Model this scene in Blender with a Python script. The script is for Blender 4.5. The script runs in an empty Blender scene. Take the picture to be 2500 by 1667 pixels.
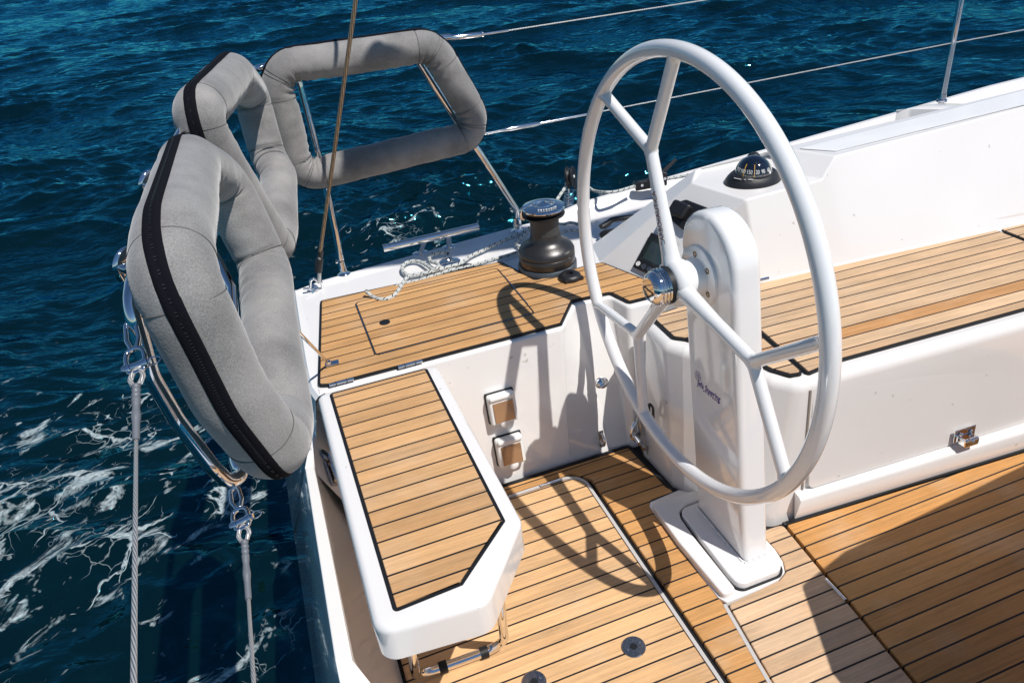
import bpy, bmesh, math, random
import numpy as np
from mathutils import Vector, Matrix, noise
from mathutils.geometry import tessellate_polygon
random.seed(7); rng = np.random.default_rng(11)
SC = bpy.context.scene; COL = SC.collection
# ------------------------------------------------------------------ camera
F = 1805.02
RM = Matrix(((0.9359, 0.2544, -0.2437), (-0.3397, 0.4683, -0.8157), (-0.0934, 0.8462, 0.5247)))
RM = RM.to_quaternion().normalized().to_matrix()
CAM = Vector((0, 0, 1.6))
cd = bpy.data.cameras.new('camera'); cam = bpy.data.objects.new('camera', cd); COL.objects.link(cam)
cam.matrix_world = Matrix.Translation(CAM) @ RM.to_4x4()
cd.sensor_width = 36; cd.lens = F / 2500 * 36; cd.clip_end = 6000; cd.clip_start = 0.02
cd.dof.use_dof = False
SC.camera = cam
# ------------------------------------------------------------------ sky, sun, exposure
SUN = Vector((0.340, -0.472, 1.0)).normalized()
w = bpy.data.worlds.new('World'); SC.world = w; w.use_nodes = True
nt = w.node_tree; bg = nt.nodes['Background']
sky = nt.nodes.new('ShaderNodeTexSky'); sky.sky_type = 'NISHITA'; sky.sun_disc = False
sky.sun_elevation = math.asin(SUN.z); sky.sun_rotation = math.atan2(SUN.x, SUN.y)
sky.air_density = 1.0; sky.dust_density = 0.1; sky.ozone_density = 3.0
hs = nt.nodes.new('ShaderNodeHueSaturation'); hs.inputs['Saturation'].default_value = 1.12; nt.links.new(sky.outputs[0], hs.inputs['Color']); nt.links.new(hs.outputs[0], bg.inputs[0]); bg.inputs[1].default_value = 0.072
sl = bpy.data.lights.new('sun', 'SUN'); sl.energy = 4.4; sl.angle = math.radians(0.5); sl.color = (1, 0.965, 0.92)
so = bpy.data.objects.new('sun', sl); COL.objects.link(so)
so.rotation_euler = SUN.to_track_quat('Z', 'Y').to_euler()
SC.view_settings.view_transform = 'Standard'; SC.view_settings.look = 'None'
SC.view_settings.exposure = 0.12; SC.view_settings.gamma = 1
SC.render.engine = 'CYCLES'; SC.cycles.max_bounces = 8

# ------------------------------------------------------------------ points from image rays (photo pixels, 2500 wide)
def ray(px, py): return RM @ Vector(((px - 1250) / F, -(py - 833.5) / F, -1.0))
def at(px, py, x=None, y=None, z=None, d=None):
    r = ray(px, py)
    if x is not None: t = (x - CAM.x) / r.x
    elif y is not None: t = (y - CAM.y) / r.y
    elif z is not None: t = (z - CAM.z) / r.z
    else: t = d / r.length
    return CAM + r * t
def D(px, py, **k): return at(px / .9408, py / .9408, **k)          # 2352-wide reading
def crop(ox, oy, s):
    return lambda a, b, **k: at(a / s + ox, b / s + oy, **k)
c1 = crop(250, 0, 2.351); c2 = crop(250, 500, 2.351); c3 = crop(1250, 50, 2.6133); c4 = crop(1250, 550, 2.6133)
c5 = crop(1350, 350, 3.137); c6 = crop(680, 500, 3.484); c7 = crop(900, 450, 3.92); c8 = crop(1150, 900, 3.92)
ca = crop(280, 100, 3.92); cb = crop(280, 500, 3.92); cc = crop(280, 850, 3.92)
k1 = crop(1900, 150, 3.137); k2 = crop(1250, 350, 4.48); k3 = crop(1700, 350, 7.84); k4 = crop(1250, 480, 7.128)
k5 = crop(1500, 900, 6.27); k6 = crop(700, 900, 4.48); k7 = crop(700, 1200, 3.357); k8 = crop(2250, 950, 7.84)
k9 = crop(950, 1400, 5.8725); kA = crop(1200, 1200, 3.92)

# ------------------------------------------------------------------ node helpers / materials
def mat(name):
    m = bpy.data.materials.new(name); m.use_nodes = True
    return m, m.node_tree, m.node_tree.nodes['Principled BSDF']
def N(nt, t, **k):
    n = nt.nodes.new(t)
    for a, b in k.items():
        if a.startswith('i_'): n.inputs[a[2:].replace('_', ' ')].default_value = b
        else: setattr(n, a, b)
    return n
def simple(name, col, rough=.4, metal=0, coat=0, bump=0, bscale=200, var=0, vscale=6, spec=.5):
    m, nt, p = mat(name)
    p.inputs['Base Color'].default_value = (*col, 1); p.inputs['Roughness'].default_value = rough
    p.inputs['Metallic'].default_value = metal; p.inputs['Coat Weight'].default_value = coat
    p.inputs['Coat Roughness'].default_value = .06; p.inputs['Specular IOR Level'].default_value = spec
    tc = N(nt, 'ShaderNodeTexCoord')
    if var:
        n = N(nt, 'ShaderNodeTexNoise', i_Scale=vscale, i_Detail=6.0); nt.links.new(tc.outputs['Object'], n.inputs['Vector'])
        r = N(nt, 'ShaderNodeMapRange'); r.inputs[3].default_value = 1 - var; r.inputs[4].default_value = 1 + var * .5
        nt.links.new(n.outputs[0], r.inputs[0])
        mx = N(nt, 'ShaderNodeVectorMath', operation='SCALE'); mx.inputs[0].default_value = col
        nt.links.new(r.outputs[0], mx.inputs['Scale']); nt.links.new(mx.outputs[0], p.inputs['Base Color'])
        r2 = N(nt, 'ShaderNodeMapRange'); r2.inputs[3].default_value = max(0, rough - var * .6); r2.inputs[4].default_value = min(1, rough + var * .6)
        nt.links.new(n.outputs[0], r2.inputs[0]); nt.links.new(r2.outputs[0], p.inputs['Roughness'])
    if bump:
        n = N(nt, 'ShaderNodeTexNoise', i_Scale=bscale, i_Detail=3.0); nt.links.new(tc.outputs['Object'], n.inputs['Vector'])
        b = N(nt, 'ShaderNodeBump', i_Strength=bump, i_Distance=.002); nt.links.new(n.outputs[0], b.inputs['Height'])
        nt.links.new(b.outputs[0], p.inputs['Normal'])
    return m
GEL = simple('gelcoat', (.78, .758, .735), .20, coat=.8, var=.05, vscale=4)
def gelfix():
    nt = GEL.node_tree; p = nt.nodes['Principled BSDF']; tc = N(nt, 'ShaderNodeTexCoord'); n = N(nt, 'ShaderNodeTexNoise', i_Scale=7.0, i_Detail=2.0); nt.links.new(tc.outputs['Object'], n.inputs['Vector'])
    b = N(nt, 'ShaderNodeBump', i_Strength=.25, i_Distance=.004); nt.links.new(n.outputs[0], b.inputs['Height']); nt.links.new(b.outputs[0], p.inputs['Coat Normal'])
gelfix()
def specks(m_):
    nt = m_.node_tree; p = nt.nodes['Principled BSDF']; src = p.inputs['Base Color'].links[0].from_socket; tc = N(nt, 'ShaderNodeTexCoord')
    n = N(nt, 'ShaderNodeTexNoise', i_Scale=38.0, i_Detail=1.0); nt.links.new(tc.outputs['Object'], n.inputs['Vector'])
    r = N(nt, 'ShaderNodeMapRange'); r.inputs[1].default_value = .765; r.inputs[2].default_value = .80; r.inputs[4].default_value = .45; nt.links.new(n.outputs[0], r.inputs[0])
    mx = N(nt, 'ShaderNodeMixRGB'); nt.links.new(r.outputs[0], mx.inputs[0]); nt.links.new(src, mx.inputs[1]); mx.inputs[2].default_value = (.30, .25, .20, 1); nt.links.new(mx.outputs[0], p.inputs['Base Color'])
specks(GEL)
HULLM = simple('pale blue grey hull paint', (.72, .80, .80), .16, coat=1, var=.10, vscale=7)
PAINT = simple('white gloss paint', (.78, .772, .765), .10, coat=1.0)
STEEL = simple('polished steel', (.80, .80, .80), .06, metal=1, var=.05, vscale=40)
STEELD = simple('worn steel', (.42, .42, .42), .25, metal=1, var=.15, vscale=60)
RUB = simple('black caulking rubber', (.011, .012, .014), .5, bump=.1, spec=.3)
PLAST = simple('black plastic', (.013, .013, .015), .42, bump=.25, bscale=600)
BLK = simple('winch black anodising', (.085, .082, .080), .36, metal=.8, bump=.12, bscale=300, var=.1, vscale=60)
GRIP = simple('winch drum grit', (.09, .09, .09), .5, metal=.6, bump=.9, bscale=500)
WPLAST = simple('white plastic', (.80, .80, .78), .3, bump=.1)
TINT = simple('tinted lid with teak reflection', (.36, .22, .125), .10, coat=1, metal=.3)  # tinted clear lid; the teak it mirrors is put into the brown
SLEEVE = simple('grey shrink sleeve', (.13, .14, .16), .5, bump=.3, bscale=120)
BRASS = simple('bronzed wire', (.36, .24, .14), .38, metal=.8)
SCREEN = simple('dark screen', (.012, .02, .022), .1, coat=1)
LCD = simple('lcd panel', (.025, .045, .05), .12, coat=1)
INK = simple('purple ink', (.06, .02, .22), .5)
REDINK = simple('dark red ink', (.10, .02, .02), .5)
WINK = simple('white print', (.75, .75, .72), .5)
YINK = simple('yellow lubber line', (.75, .42, .03), .4)
GREY = simple('grey hatch trim', (.50, .48, .46), .35, bump=.1)
GLASSY = simple('compass dome', (.004, .006, .013), .02, coat=1, spec=.9)
NONSKID = simple('nonskid gelcoat', (.72, .725, .73), .45)
def nonskid_fix():
    nt = NONSKID.node_tree; p = nt.nodes['Principled BSDF']
    tc = N(nt, 'ShaderNodeTexCoord'); mp = N(nt, 'ShaderNodeMapping'); mp.inputs['Rotation'].default_value = (0, 0, .785)
    ch = N(nt, 'ShaderNodeTexVoronoi', i_Scale=190.0); ch.distance = 'CHEBYCHEV'; ch.inputs['Randomness'].default_value = 0
    b = N(nt, 'ShaderNodeBump', i_Strength=.8, i_Distance=.002)
    nt.links.new(tc.outputs['Object'], mp.inputs[0]); nt.links.new(mp.outputs[0], ch.inputs['Vector'])
    nt.links.new(ch.outputs[0], b.inputs['Height']); nt.links.new(b.outputs[0], p.inputs['Normal'])
nonskid_fix()

def teak(name, y0, pitch=.0473, base=(.56, .335, .165), ang=0.0, var=.16, seed=0.0, special=None, origin=(0, 0)):
    """teak strakes along X (turned by ang about origin) with black caulking, in world metres"""
    m, nt, p = mat(name); L = nt.links.new
    g = N(nt, 'ShaderNodeNewGeometry'); mp = N(nt, 'ShaderNodeMapping'); mp.vector_type = 'POINT'
    sub = N(nt, 'ShaderNodeVectorMath', operation='SUBTRACT'); sub.inputs[1].default_value = (origin[0], origin[1], 0)
    L(g.outputs['Position'], sub.inputs[0]); L(sub.outputs[0], mp.inputs[0]); mp.inputs['Rotation'].default_value = (0, 0, -ang)
    sx = N(nt, 'ShaderNodeSeparateXYZ'); L(mp.outputs[0], sx.inputs[0])
    def M(op, a, b=None, c=None):
        n = N(nt, 'ShaderNodeMath', operation=op)
        for i, v in enumerate((a, b, c)):
            if v is None: continue
            if isinstance(v, (int, float)): n.inputs[i].default_value = v
            else: L(v, n.inputs[i])
        return n.outputs[0]
    t = M('DIVIDE', M('SUBTRACT', sx.outputs[1], y0), pitch)
    idx = M('FLOOR', t); fr = M('FRACT', t)
    dist = M('MINIMUM', fr, M('SUBTRACT', 1.0, fr))                 # 0 at caulk centre
    caulk = N(nt, 'ShaderNodeMapRange'); caulk.interpolation_type = 'SMOOTHSTEP'
    caulk.inputs[1].default_value = .040; caulk.inputs[2].default_value = .058; L(dist, caulk.inputs[0])
    wn = N(nt, 'ShaderNodeTexWhiteNoise', noise_dimensions='1D'); L(M('ADD', idx, 3.7 + seed), wn.inputs['W'])
    # grain
    cx = N(nt, 'ShaderNodeCombineXYZ'); L(M('ADD', M('MULTIPLY', sx.outputs[0], 1.0), M('MULTIPLY', idx, 7.31)), cx.inputs[0])
    L(sx.outputs[1], cx.inputs[1]); L(M('MULTIPLY', idx, 1.7), cx.inputs[2])
    def grain(sx_, sy_, det, dist_=0.0):
        mm = N(nt, 'ShaderNodeMapping'); mm.inputs['Scale'].default_value = (sx_, sy_, 1); L(cx.outputs[0], mm.inputs[0])
        n = N(nt, 'ShaderNodeTexNoise', i_Scale=1.0, i_Detail=det, i_Distortion=dist_); n.inputs['Roughness'].default_value = .6
        L(mm.outputs[0], n.inputs['Vector']); return n.outputs[0]
    gr1 = grain(9, 330, 4.0, .9); gr2 = grain(1.6, 60, 3.0, 1.8); gr3 = grain(4, 7, 3.0); gr4 = grain(60, 900, 2.0)
    v = M('ADD', M('MULTIPLY', M('SUBTRACT', gr1, .5), .55), M('MULTIPLY', M('SUBTRACT', gr2, .5), .75))
    v = M('ADD', v, M('MULTIPLY', M('SUBTRACT', gr3, .5), .55)); v = M('ADD', v, M('MULTIPLY', M('SUBTRACT', gr4, .5), .40))
    v = M('ADD', v, M('MULTIPLY', M('SUBTRACT', wn.outputs[0], .5), var * 2))
    v = M('ADD', v, 1.0)
    hue = N(nt, 'ShaderNodeMixRGB'); hue.inputs[1].default_value = (*base, 1)
    hue.inputs[2].default_value = (base[0] * 1.02, base[1] * .80, base[2] * .62, 1)
    L(M('MULTIPLY', M('ADD', M('SUBTRACT', gr2, .35), M('MULTIPLY', wn.outputs[1] if False else wn.outputs[0], -.3)), 1.1), hue.inputs[0])
    if special:                                                   # one redder strake
        hit = M('COMPARE', idx, special[0], .5)
        h2 = N(nt, 'ShaderNodeMixRGB'); L(hit, h2.inputs[0]); L(hue.outputs[0], h2.inputs[1]); h2.inputs[2].default_value = (*special[1], 1)
        hue = h2
    gp = N(nt, 'ShaderNodeTexNoise', i_Scale=6.0, i_Detail=5.0); L(g.outputs['Position'], gp.inputs['Vector'])
    gm = N(nt, 'ShaderNodeMapRange'); gm.inputs[1].default_value = .52; gm.inputs[2].default_value = .74; gm.inputs[4].default_value = .38; L(gp.outputs[0], gm.inputs[0])
    h3 = N(nt, 'ShaderNodeMixRGB'); L(gm.outputs[0], h3.inputs[0]); L(hue.outputs[0], h3.inputs[1]); h3.inputs[2].default_value = (.56, .42, .29, 1); hue = h3
    sc = N(nt, 'ShaderNodeVectorMath', operation='SCALE'); L(hue.outputs[0], sc.inputs[0]); L(v, sc.inputs['Scale'])
    mx = N(nt, 'ShaderNodeMixRGB'); L(caulk.outputs[0], mx.inputs[0]); mx.inputs[1].default_value = (.012, .011, .012, 1); L(sc.outputs[0], mx.inputs[2])
    L(mx.outputs[0], p.inputs['Base Color']); p.inputs['Roughness'].default_value = .62
    p.inputs['Specular IOR Level'].default_value = .3
    hgt = M('ADD', M('MULTIPLY', caulk.outputs[0], .9), M('MULTIPLY', gr1, .35))
    b = N(nt, 'ShaderNodeBump', i_Strength=.5, i_Distance=.0012); L(hgt, b.inputs['Height']); L(b.outputs[0], p.inputs['Normal'])
    return m
TEAK_DECK = teak('teak deck', 2.273, base=(.51, .285, .118), var=.07)
TEAK_SEAT = teak('teak helm seat', 1.205, .0480, base=(.54, .315, .145), var=.13, seed=5)
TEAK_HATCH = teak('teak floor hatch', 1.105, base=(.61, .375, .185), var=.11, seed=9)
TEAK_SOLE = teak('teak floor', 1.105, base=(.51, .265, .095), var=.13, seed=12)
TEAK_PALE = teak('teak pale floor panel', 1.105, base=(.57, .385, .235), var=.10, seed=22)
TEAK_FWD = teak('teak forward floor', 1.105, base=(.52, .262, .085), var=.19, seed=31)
BANG = math.radians(-2.7)
TEAK_BENCH = teak('teak bench', 1.6605 - 1.6605, .0466, base=(.57, .385, .23), var=.13, ang=BANG, seed=2, origin=(1.587, 1.660), special=(-7, (.47, .24, .095)))

def fabric():
    m, nt, p = mat('grey marl cushion fabric'); L = nt.links.new
    tc = N(nt, 'ShaderNodeTexCoord')
    n1 = N(nt, 'ShaderNodeTexNoise', i_Scale=560.0, i_Detail=3.0); n2 = N(nt, 'ShaderNodeTexNoise', i_Scale=9.0, i_Detail=5.0)
    n3 = N(nt, 'ShaderNodeTexNoise', i_Scale=260.0, i_Detail=2.0)
    for n in (n1, n2, n3): L(tc.outputs['Object'], n.inputs['Vector'])
    r = N(nt, 'ShaderNodeValToRGB'); r.color_ramp.elements[0].position = .34; r.color_ramp.elements[1].position = .66
    r.color_ramp.elements[0].color = (.11, .106, .103, 1); r.color_ramp.elements[1].color = (.32, .302, .29, 1)
    a = N(nt, 'ShaderNodeMath', operation='MULTIPLY_ADD'); a.inputs[1].default_value = .45; L(n1.outputs[0], a.inputs[0])
    bb = N(nt, 'ShaderNodeMath', operation='MULTIPLY'); bb.inputs[1].default_value = .55; L(n2.outputs[0], bb.inputs[0]); L(bb.outputs[0], a.inputs[2])
    L(a.outputs[0], r.inputs[0])
    # faint salt stains
    n4 = N(nt, 'ShaderNodeTexNoise', i_Scale=5.0, i_Detail=4.0); L(tc.outputs['Object'], n4.inputs['Vector'])
    st = N(nt, 'ShaderNodeMapRange'); st.inputs[1].default_value = .64; st.inputs[2].default_value = .78; st.inputs[4].default_value = .45; L(n4.outputs[0], st.inputs[0])
    mx = N(nt, 'ShaderNodeMixRGB'); L(st.outputs[0], mx.inputs[0]); L(r.outputs[0], mx.inputs[1]); mx.inputs[2].default_value = (.40, .36, .33, 1)
    L(mx.outputs[0], p.inputs['Base Color']); p.inputs['Roughness'].default_value = .9; p.inputs['Specular IOR Level'].default_value = .15
    p.inputs['Sheen Weight'].default_value = .35; p.inputs['Sheen Roughness'].default_value = .5
    b1 = N(nt, 'ShaderNodeBump', i_Strength=.45, i_Distance=.0015); L(n3.outputs[0], b1.inputs['Height']); L(b1.outputs[0], p.inputs['Normal'])
    return m
FAB = fabric()
SEAMM = simple('seam thread', (.11, .105, .10), .9)
ZIP = simple('black zip tape', (.006, .006, .009), .9, bump=.4, bscale=500, spec=.08)

def braid(name, col, fleck, ang_scale=1.0):
    m, nt, p = mat(name); L = nt.links.new
    uv = N(nt, 'ShaderNodeUVMap'); sx = N(nt, 'ShaderNodeSeparateXYZ'); L(uv.outputs[0], sx.inputs[0])
    p.inputs['Roughness'].default_value = .7
    def M(op, a, b=None):
        n = N(nt, 'ShaderNodeMath', operation=op)
        for i, v in enumerate((a, b)):
            if v is None: continue
            if isinstance(v, (int, float)): n.inputs[i].default_value = v
            else: L(v, n.inputs[i])
        return n.outputs[0]
    u, v = sx.outputs[0], sx.outputs[1]        # u around 0..1, v metres along
    s1 = M('SINE', M('MULTIPLY', M('ADD', M('MULTIPLY', u, 8.0), M('MULTIPLY', v, 230.0)), 6.2832))
    s2 = M('SINE', M('MULTIPLY', M('SUBTRACT', M('MULTIPLY', u, 8.0), M('MULTIPLY', v, 230.0)), 6.2832))
    h = M('MULTIPLY', s1, s2)
    b = N(nt, 'ShaderNodeBump', i_Strength=.8, i_Distance=.0012); L(h, b.inputs['Height']); L(b.outputs[0], p.inputs['Normal'])
    # pairs of black flecks every 40 mm
    f = M('FRACT', M('MULTIPLY', v, 36.0)); g = M('FRACT', M('ADD', M('MULTIPLY', u, 3.0), M('MULTIPLY', v, 72.0)))
    k = M('MULTIPLY', M('LESS_THAN', f, .48), M('LESS_THAN', g, .34))
    mx = N(nt, 'ShaderNodeMixRGB'); L(k, mx.inputs[0]); mx.inputs[1].default_value = (*col, 1); mx.inputs[2].default_value = (*fleck, 1)
    L(mx.outputs[0], p.inputs['Base Color']); return m
ROPE = braid('flecked white rope', (.70, .72, .68), (.02, .025, .05))
def wiremat(name, col, metal, rough, pitch, dark=.45):
    m, nt, p = mat(name); L = nt.links.new
    uv = N(nt, 'ShaderNodeUVMap'); mp = N(nt, 'ShaderNodeSeparateXYZ'); L(uv.outputs[0], mp.inputs[0])
    a = N(nt, 'ShaderNodeMath', operation='MULTIPLY'); a.inputs[1].default_value = 6.0; L(mp.outputs[0], a.inputs[0])
    c = N(nt, 'ShaderNodeMath', operation='MULTIPLY_ADD'); c.inputs[1].default_value = 1 / pitch; L(mp.outputs[1], c.inputs[0]); L(a.outputs[0], c.inputs[2])
    f = N(nt, 'ShaderNodeMath', operation='FRACT'); L(c.outputs[0], f.inputs[0])
    pp = N(nt, 'ShaderNodeMath', operation='PINGPONG'); pp.inputs[1].default_value = .5; L(f.outputs[0], pp.inputs[0])
    r = N(nt, 'ShaderNodeMapRange'); r.inputs[1].default_value = 0; r.inputs[2].default_value = .22; L(pp.outputs[0], r.inputs[0])
    b = N(nt, 'ShaderNodeBump', i_Strength=1.0, i_Distance=.0016); L(r.outputs[0], b.inputs['Height']); L(b.outputs[0], p.inputs['Normal'])
    mx = N(nt, 'ShaderNodeMixRGB'); L(r.outputs[0], mx.inputs[0]); mx.inputs[1].default_value = (*[q * dark for q in col], 1); mx.inputs[2].default_value = (*col, 1)
    L(mx.outputs[0], p.inputs['Base Color']); p.inputs['Metallic'].default_value = metal; p.inputs['Roughness'].default_value = rough
    return m
WIRE = wiremat('stranded steel wire', (.62, .61, .60), .55, .45, .010, .6)
STAYM = wiremat('bronzed stranded stay', (.42, .31, .21), .7, .42, .030, .3)

# ------------------------------------------------------------------ object helpers
ORG = {}
def tag(o, label=None, cat=None, group=None, kind=None):
    if label: o['label'] = label
    if cat: o['category'] = cat
    if group: o['group'] = group
    if kind: o['kind'] = kind
    return o
def thing(name, loc, label, cat, group=None):
    o = bpy.data.objects.new(name, None); COL.objects.link(o); o.location = loc; o.empty_display_size = .1
    ORG[o.name] = Vector(loc); return tag(o, label, cat, group)
def obj(name, bm, m, parent=None, smooth=True, angle=40, label=None, bevel=0, bseg=2, uv=None):
    """bm: bmesh in world metres -> ONE mesh object"""
    if parent is not None: org = ORG[parent.name]
    else:
        if len(bm.verts):
            xs = [v.co for v in bm.verts]
            org = Vector(((min(v.x for v in xs) + max(v.x for v in xs)) / 2, (min(v.y for v in xs) + max(v.y for v in xs)) / 2, min(v.z for v in xs)))
        else: org = Vector()
    bmesh.ops.translate(bm, verts=bm.verts, vec=-org)
    me = bpy.data.meshes.new(name); bm.to_mesh(me); bm.free()
    ms = m if isinstance(m, (list, tuple)) else [m]
    for q in ms: me.materials.append(q)
    if smooth:
        me.shade_smooth() if hasattr(me, 'shade_smooth') else None
        try: me.set_sharp_from_angle(angle=math.radians(angle))
        except Exception: pass
    o = bpy.data.objects.new(name, me); COL.objects.link(o)
    if parent is not None: o.parent = parent
    else: o.location = org
    ORG[o.name] = org
    if bevel:
        b = o.modifiers.new('bevel', 'BEVEL'); b.width = bevel; b.segments = bseg; b.limit_method = 'ANGLE'; b.angle_limit = math.radians(30); b.harden_normals = False
    if label: o['label'] = label
    return o
NB = bmesh.new
def frame(t, up=None):
    t = t.normalized()
    if up is None or abs(t.dot(up.normalized())) > .98: up = Vector((0, 0, 1)) if abs(t.z) < .9 else Vector((1, 0, 0))
    u = up.cross(t).normalized(); return u, t.cross(u).normalized()
def fillet(pts, r, closed=False, n=8):
    P = [Vector(p) for p in pts]; out = []; m = len(P)
    rr = r if isinstance(r, (list, tuple)) else [r] * m
    for i in range(m):
        if not closed and i in (0, m - 1): out.append(P[i]); continue
        a, b, c = P[i - 1], P[i], P[(i + 1) % m]
        d1 = (a - b); d2 = (c - b); l = min(d1.length, d2.length) * .49
        if d1.length < 1e-6 or d2.length < 1e-6 or rr[i] <= 0: out.append(b); continue
        d1.normalize(); d2.normalize(); ang = d1.angle(d2)
        if ang > math.radians(178): out.append(b); continue
        t = min(rr[i] / math.tan(ang / 2), l); rad = t * math.tan(ang / 2)
        cen = b + (d1 + d2).normalized() * (rad / math.sin(ang / 2))
        s = b + d1 * t - cen; e = b + d2 * t - cen; th = s.angle(e)
        for k in range(n + 1):
            q = k / n; out.append(cen + (s * math.sin((1 - q) * th) + e * math.sin(q * th)) / math.sin(th) if th > 1e-4 else b)
    return out
def spline(pts, n=6, closed=False):
    P = [Vector(p) for p in pts]; out = []; m = len(P)
    rngk = range(m if closed else m - 1)
    for i in rngk:
        p0 = P[(i - 1) % m] if (closed or i > 0) else P[0] * 2 - P[1]
        p1 = P[i]; p2 = P[(i + 1) % m]; p3 = P[(i + 2) % m] if (closed or i + 2 < m) else P[-1] * 2 - P[-2]
        for k in range(n):
            t = k / n
            out.append(.5 * ((2 * p1) + (p2 - p0) * t + (2 * p0 - 5 * p1 + 4 * p2 - p3) * t * t + (3 * p1 - p0 - 3 * p2 + p3) * t ** 3))
    if not closed: out.append(P[-1])
    return out
def dedupe(P, eps=1e-5):
    o = []
    for p in P:
        if not o or (p - o[-1]).length > eps: o.append(p)
    return o
def tube(bm, path, r, seg=16, closed=False, caps=True, up=None, r2=None, mi=0, rot=0, rfun=None):
    """sweep a circle (or ellipse r x r2) along path; writes uv (around, metres)"""
    path = dedupe([Vector(p) for p in path])
    if closed and (path[0] - path[-1]).length < 1e-5: path.pop()
    n = len(path); uvl = bm.loops.layers.uv.verify(); rings = []; dist = 0; ds = []
    u = None
    for i in range(n):
        a = path[i - 1] if (i > 0 or closed) else path[i]; b = path[(i + 1) % n] if (i < n - 1 or closed) else path[i]
        t = (b - a).normalized()
        if u is None: u, v = frame(t, up)
        elif up is not None: u, v = frame(t, up)
        else: u = (u - t * u.dot(t)).normalized(); v = t.cross(u)
        if i: dist += (path[i] - path[i - 1]).length
        ds.append(dist); ri = r(i / (n - 1)) if callable(r) else r; rb = ri if r2 is None else r2
        ring = []
        for k in range(seg):
            th = 2 * math.pi * k / seg + rot; q = rfun(i, th) if rfun else 0
            ring.append(bm.verts.new(path[i] + u * math.cos(th) * (ri + q) + v * math.sin(th) * (rb + q)))
        rings.append(ring)
    tot = dist + (path[0] - path[-1]).length
    for i in range(n if closed else n - 1):
        A, B = rings[i], rings[(i + 1) % n]; da = ds[i]; db = ds[i + 1] if i + 1 < n else tot
        for k in range(seg):
            f = bm.faces.new((A[k], A[(k + 1) % seg], B[(k + 1) % seg], B[k])); f.material_index = mi; f.smooth = True
            for lp, q in zip(f.loops, ((k / seg, da), ((k + 1) / seg, da), ((k + 1) / seg, db), (k / seg, db))): lp[uvl].uv = q
    if caps and not closed:
        for ring, fl in ((rings[0], True), (rings[-1], False)):
            f = bm.faces.new(ring[::-1] if fl else ring); f.material_index = mi
    return rings
def lathe(bm, prof, cen, axis=(0, 0, 1), seg=48, mi=None):
    """prof: (radius, height) list"""
    ax = Vector(axis).normalized(); u, v = frame(ax); cen = Vector(cen); rings = []
    for r, h in prof:
        if r < 1e-6: rings.append([bm.verts.new(cen + ax * h)])
        else: rings.append([bm.verts.new(cen + ax * h + (u * math.cos(2 * math.pi * k / seg) + v * math.sin(2 * math.pi * k / seg)) * r) for k in range(seg)])
    for i in range(len(rings) - 1):
        A, B = rings[i], rings[i + 1]
        for k in range(seg):
            l = (k + 1) % seg
            if len(A) == 1 and len(B) == 1: continue
            if len(A) == 1: f = bm.faces.new((A[0], B[l], B[k]))
            elif len(B) == 1: f = bm.faces.new((A[k], A[l], B[0]))
            else: f = bm.faces.new((A[k], A[l], B[l], B[k]))
            f.smooth = True
            if mi is not None: f.material_index = mi[i]
    return bm
def box(bm, c, s, mx=None, mi=0):
    c = Vector(c); v = []
    for z in (-1, 1):
        for y in (-1, 1):
            for x in (-1, 1):
                p = Vector((x * s[0] / 2, y * s[1] / 2, z * s[2] / 2))
                if mx is not None: p = mx @ p
                v.append(bm.verts.new(c + p))
    for q in ((0, 2, 3, 1), (4, 5, 7, 6), (0, 1, 5, 4), (2, 6, 7, 3), (0, 4, 6, 2), (1, 3, 7, 5)):
        f = bm.faces.new([v[k] for k in q]); f.material_index = mi
    return v
def ngon(bm, pts, mi=0, flip=False):
    """triangulated flat polygon"""
    V = [bm.verts.new(p) for p in pts]
    for t in tessellate_polygon([[Vector(p) for p in pts]]):
        a, b, c = [V[i] for i in t]
        nrm = (b.co - a.co).cross(c.co - a.co)
        try:
            f = bm.faces.new((a, b, c) if (nrm.z > 0) != flip else (a, c, b)); f.material_index = mi
        except ValueError: pass
    return V
def ccw(P):
    s = sum(P[i].x * P[(i + 1) % len(P)].y - P[(i + 1) % len(P)].x * P[i].y for i in range(len(P)))
    return P if s > 0 else P[::-1]
def offset(P, d):
    """inset (d>0) a ccw closed 2D polygon"""
    out = []; n = len(P)
    for i in range(n):
        a, b, c = P[i - 1], P[i], P[(i + 1) % n]
        e1 = (b - a).to_2d().normalized(); e2 = (c - b).to_2d().normalized()
        n1 = Vector((-e1.y, e1.x)); n2 = Vector((-e2.y, e2.x)); m = n1 + n2
        if m.length < 1e-6: m = n1
        m.normalize(); k = d / max(.35, m.dot(n1)); out.append(Vector((b.x + m.x * k, b.y + m.y * k, b.z)))
    return out
def slab(bm, outline, z0, z1, r=0.0, mi=0, rseg=4, zf=None):
    """prism from closed outline with rounded top edge r; outline = list of (x,y)"""
    P = ccw([Vector((p[0], p[1], 0)) for p in outline]); rows = [(0, z0)]
    if r > 0:
        for k in range(rseg + 1):
            a = math.pi / 2 * k / rseg; rows.append((r * (1 - math.cos(a)), z1 - r + r * math.sin(a)))
    else: rows.append((0, z1))
    R = []
    for d, z in rows:
        R.append([bm.verts.new((p.x, p.y, z)) for p in (offset(P, d) if d > 1e-9 else P)])
    n = len(P)
    for A, B in zip(R, R[1:]):
        for k in range(n):
            f = bm.faces.new((A[k], A[(k + 1) % n], B[(k + 1) % n], B[k])); f.material_index = mi
    for ring, up in ((R[-1], True), (R[0], False)):
        for t in tessellate_polygon([[v.co for v in ring]]):
            a, b, c = [ring[i] for i in t]; nz = (b.co - a.co).cross(c.co - a.co).z
            try:
                f = bm.faces.new((a, b, c) if (nz > 0) == up else (a, c, b)); f.material_index = mi
            except ValueError: pass
    return R
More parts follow.
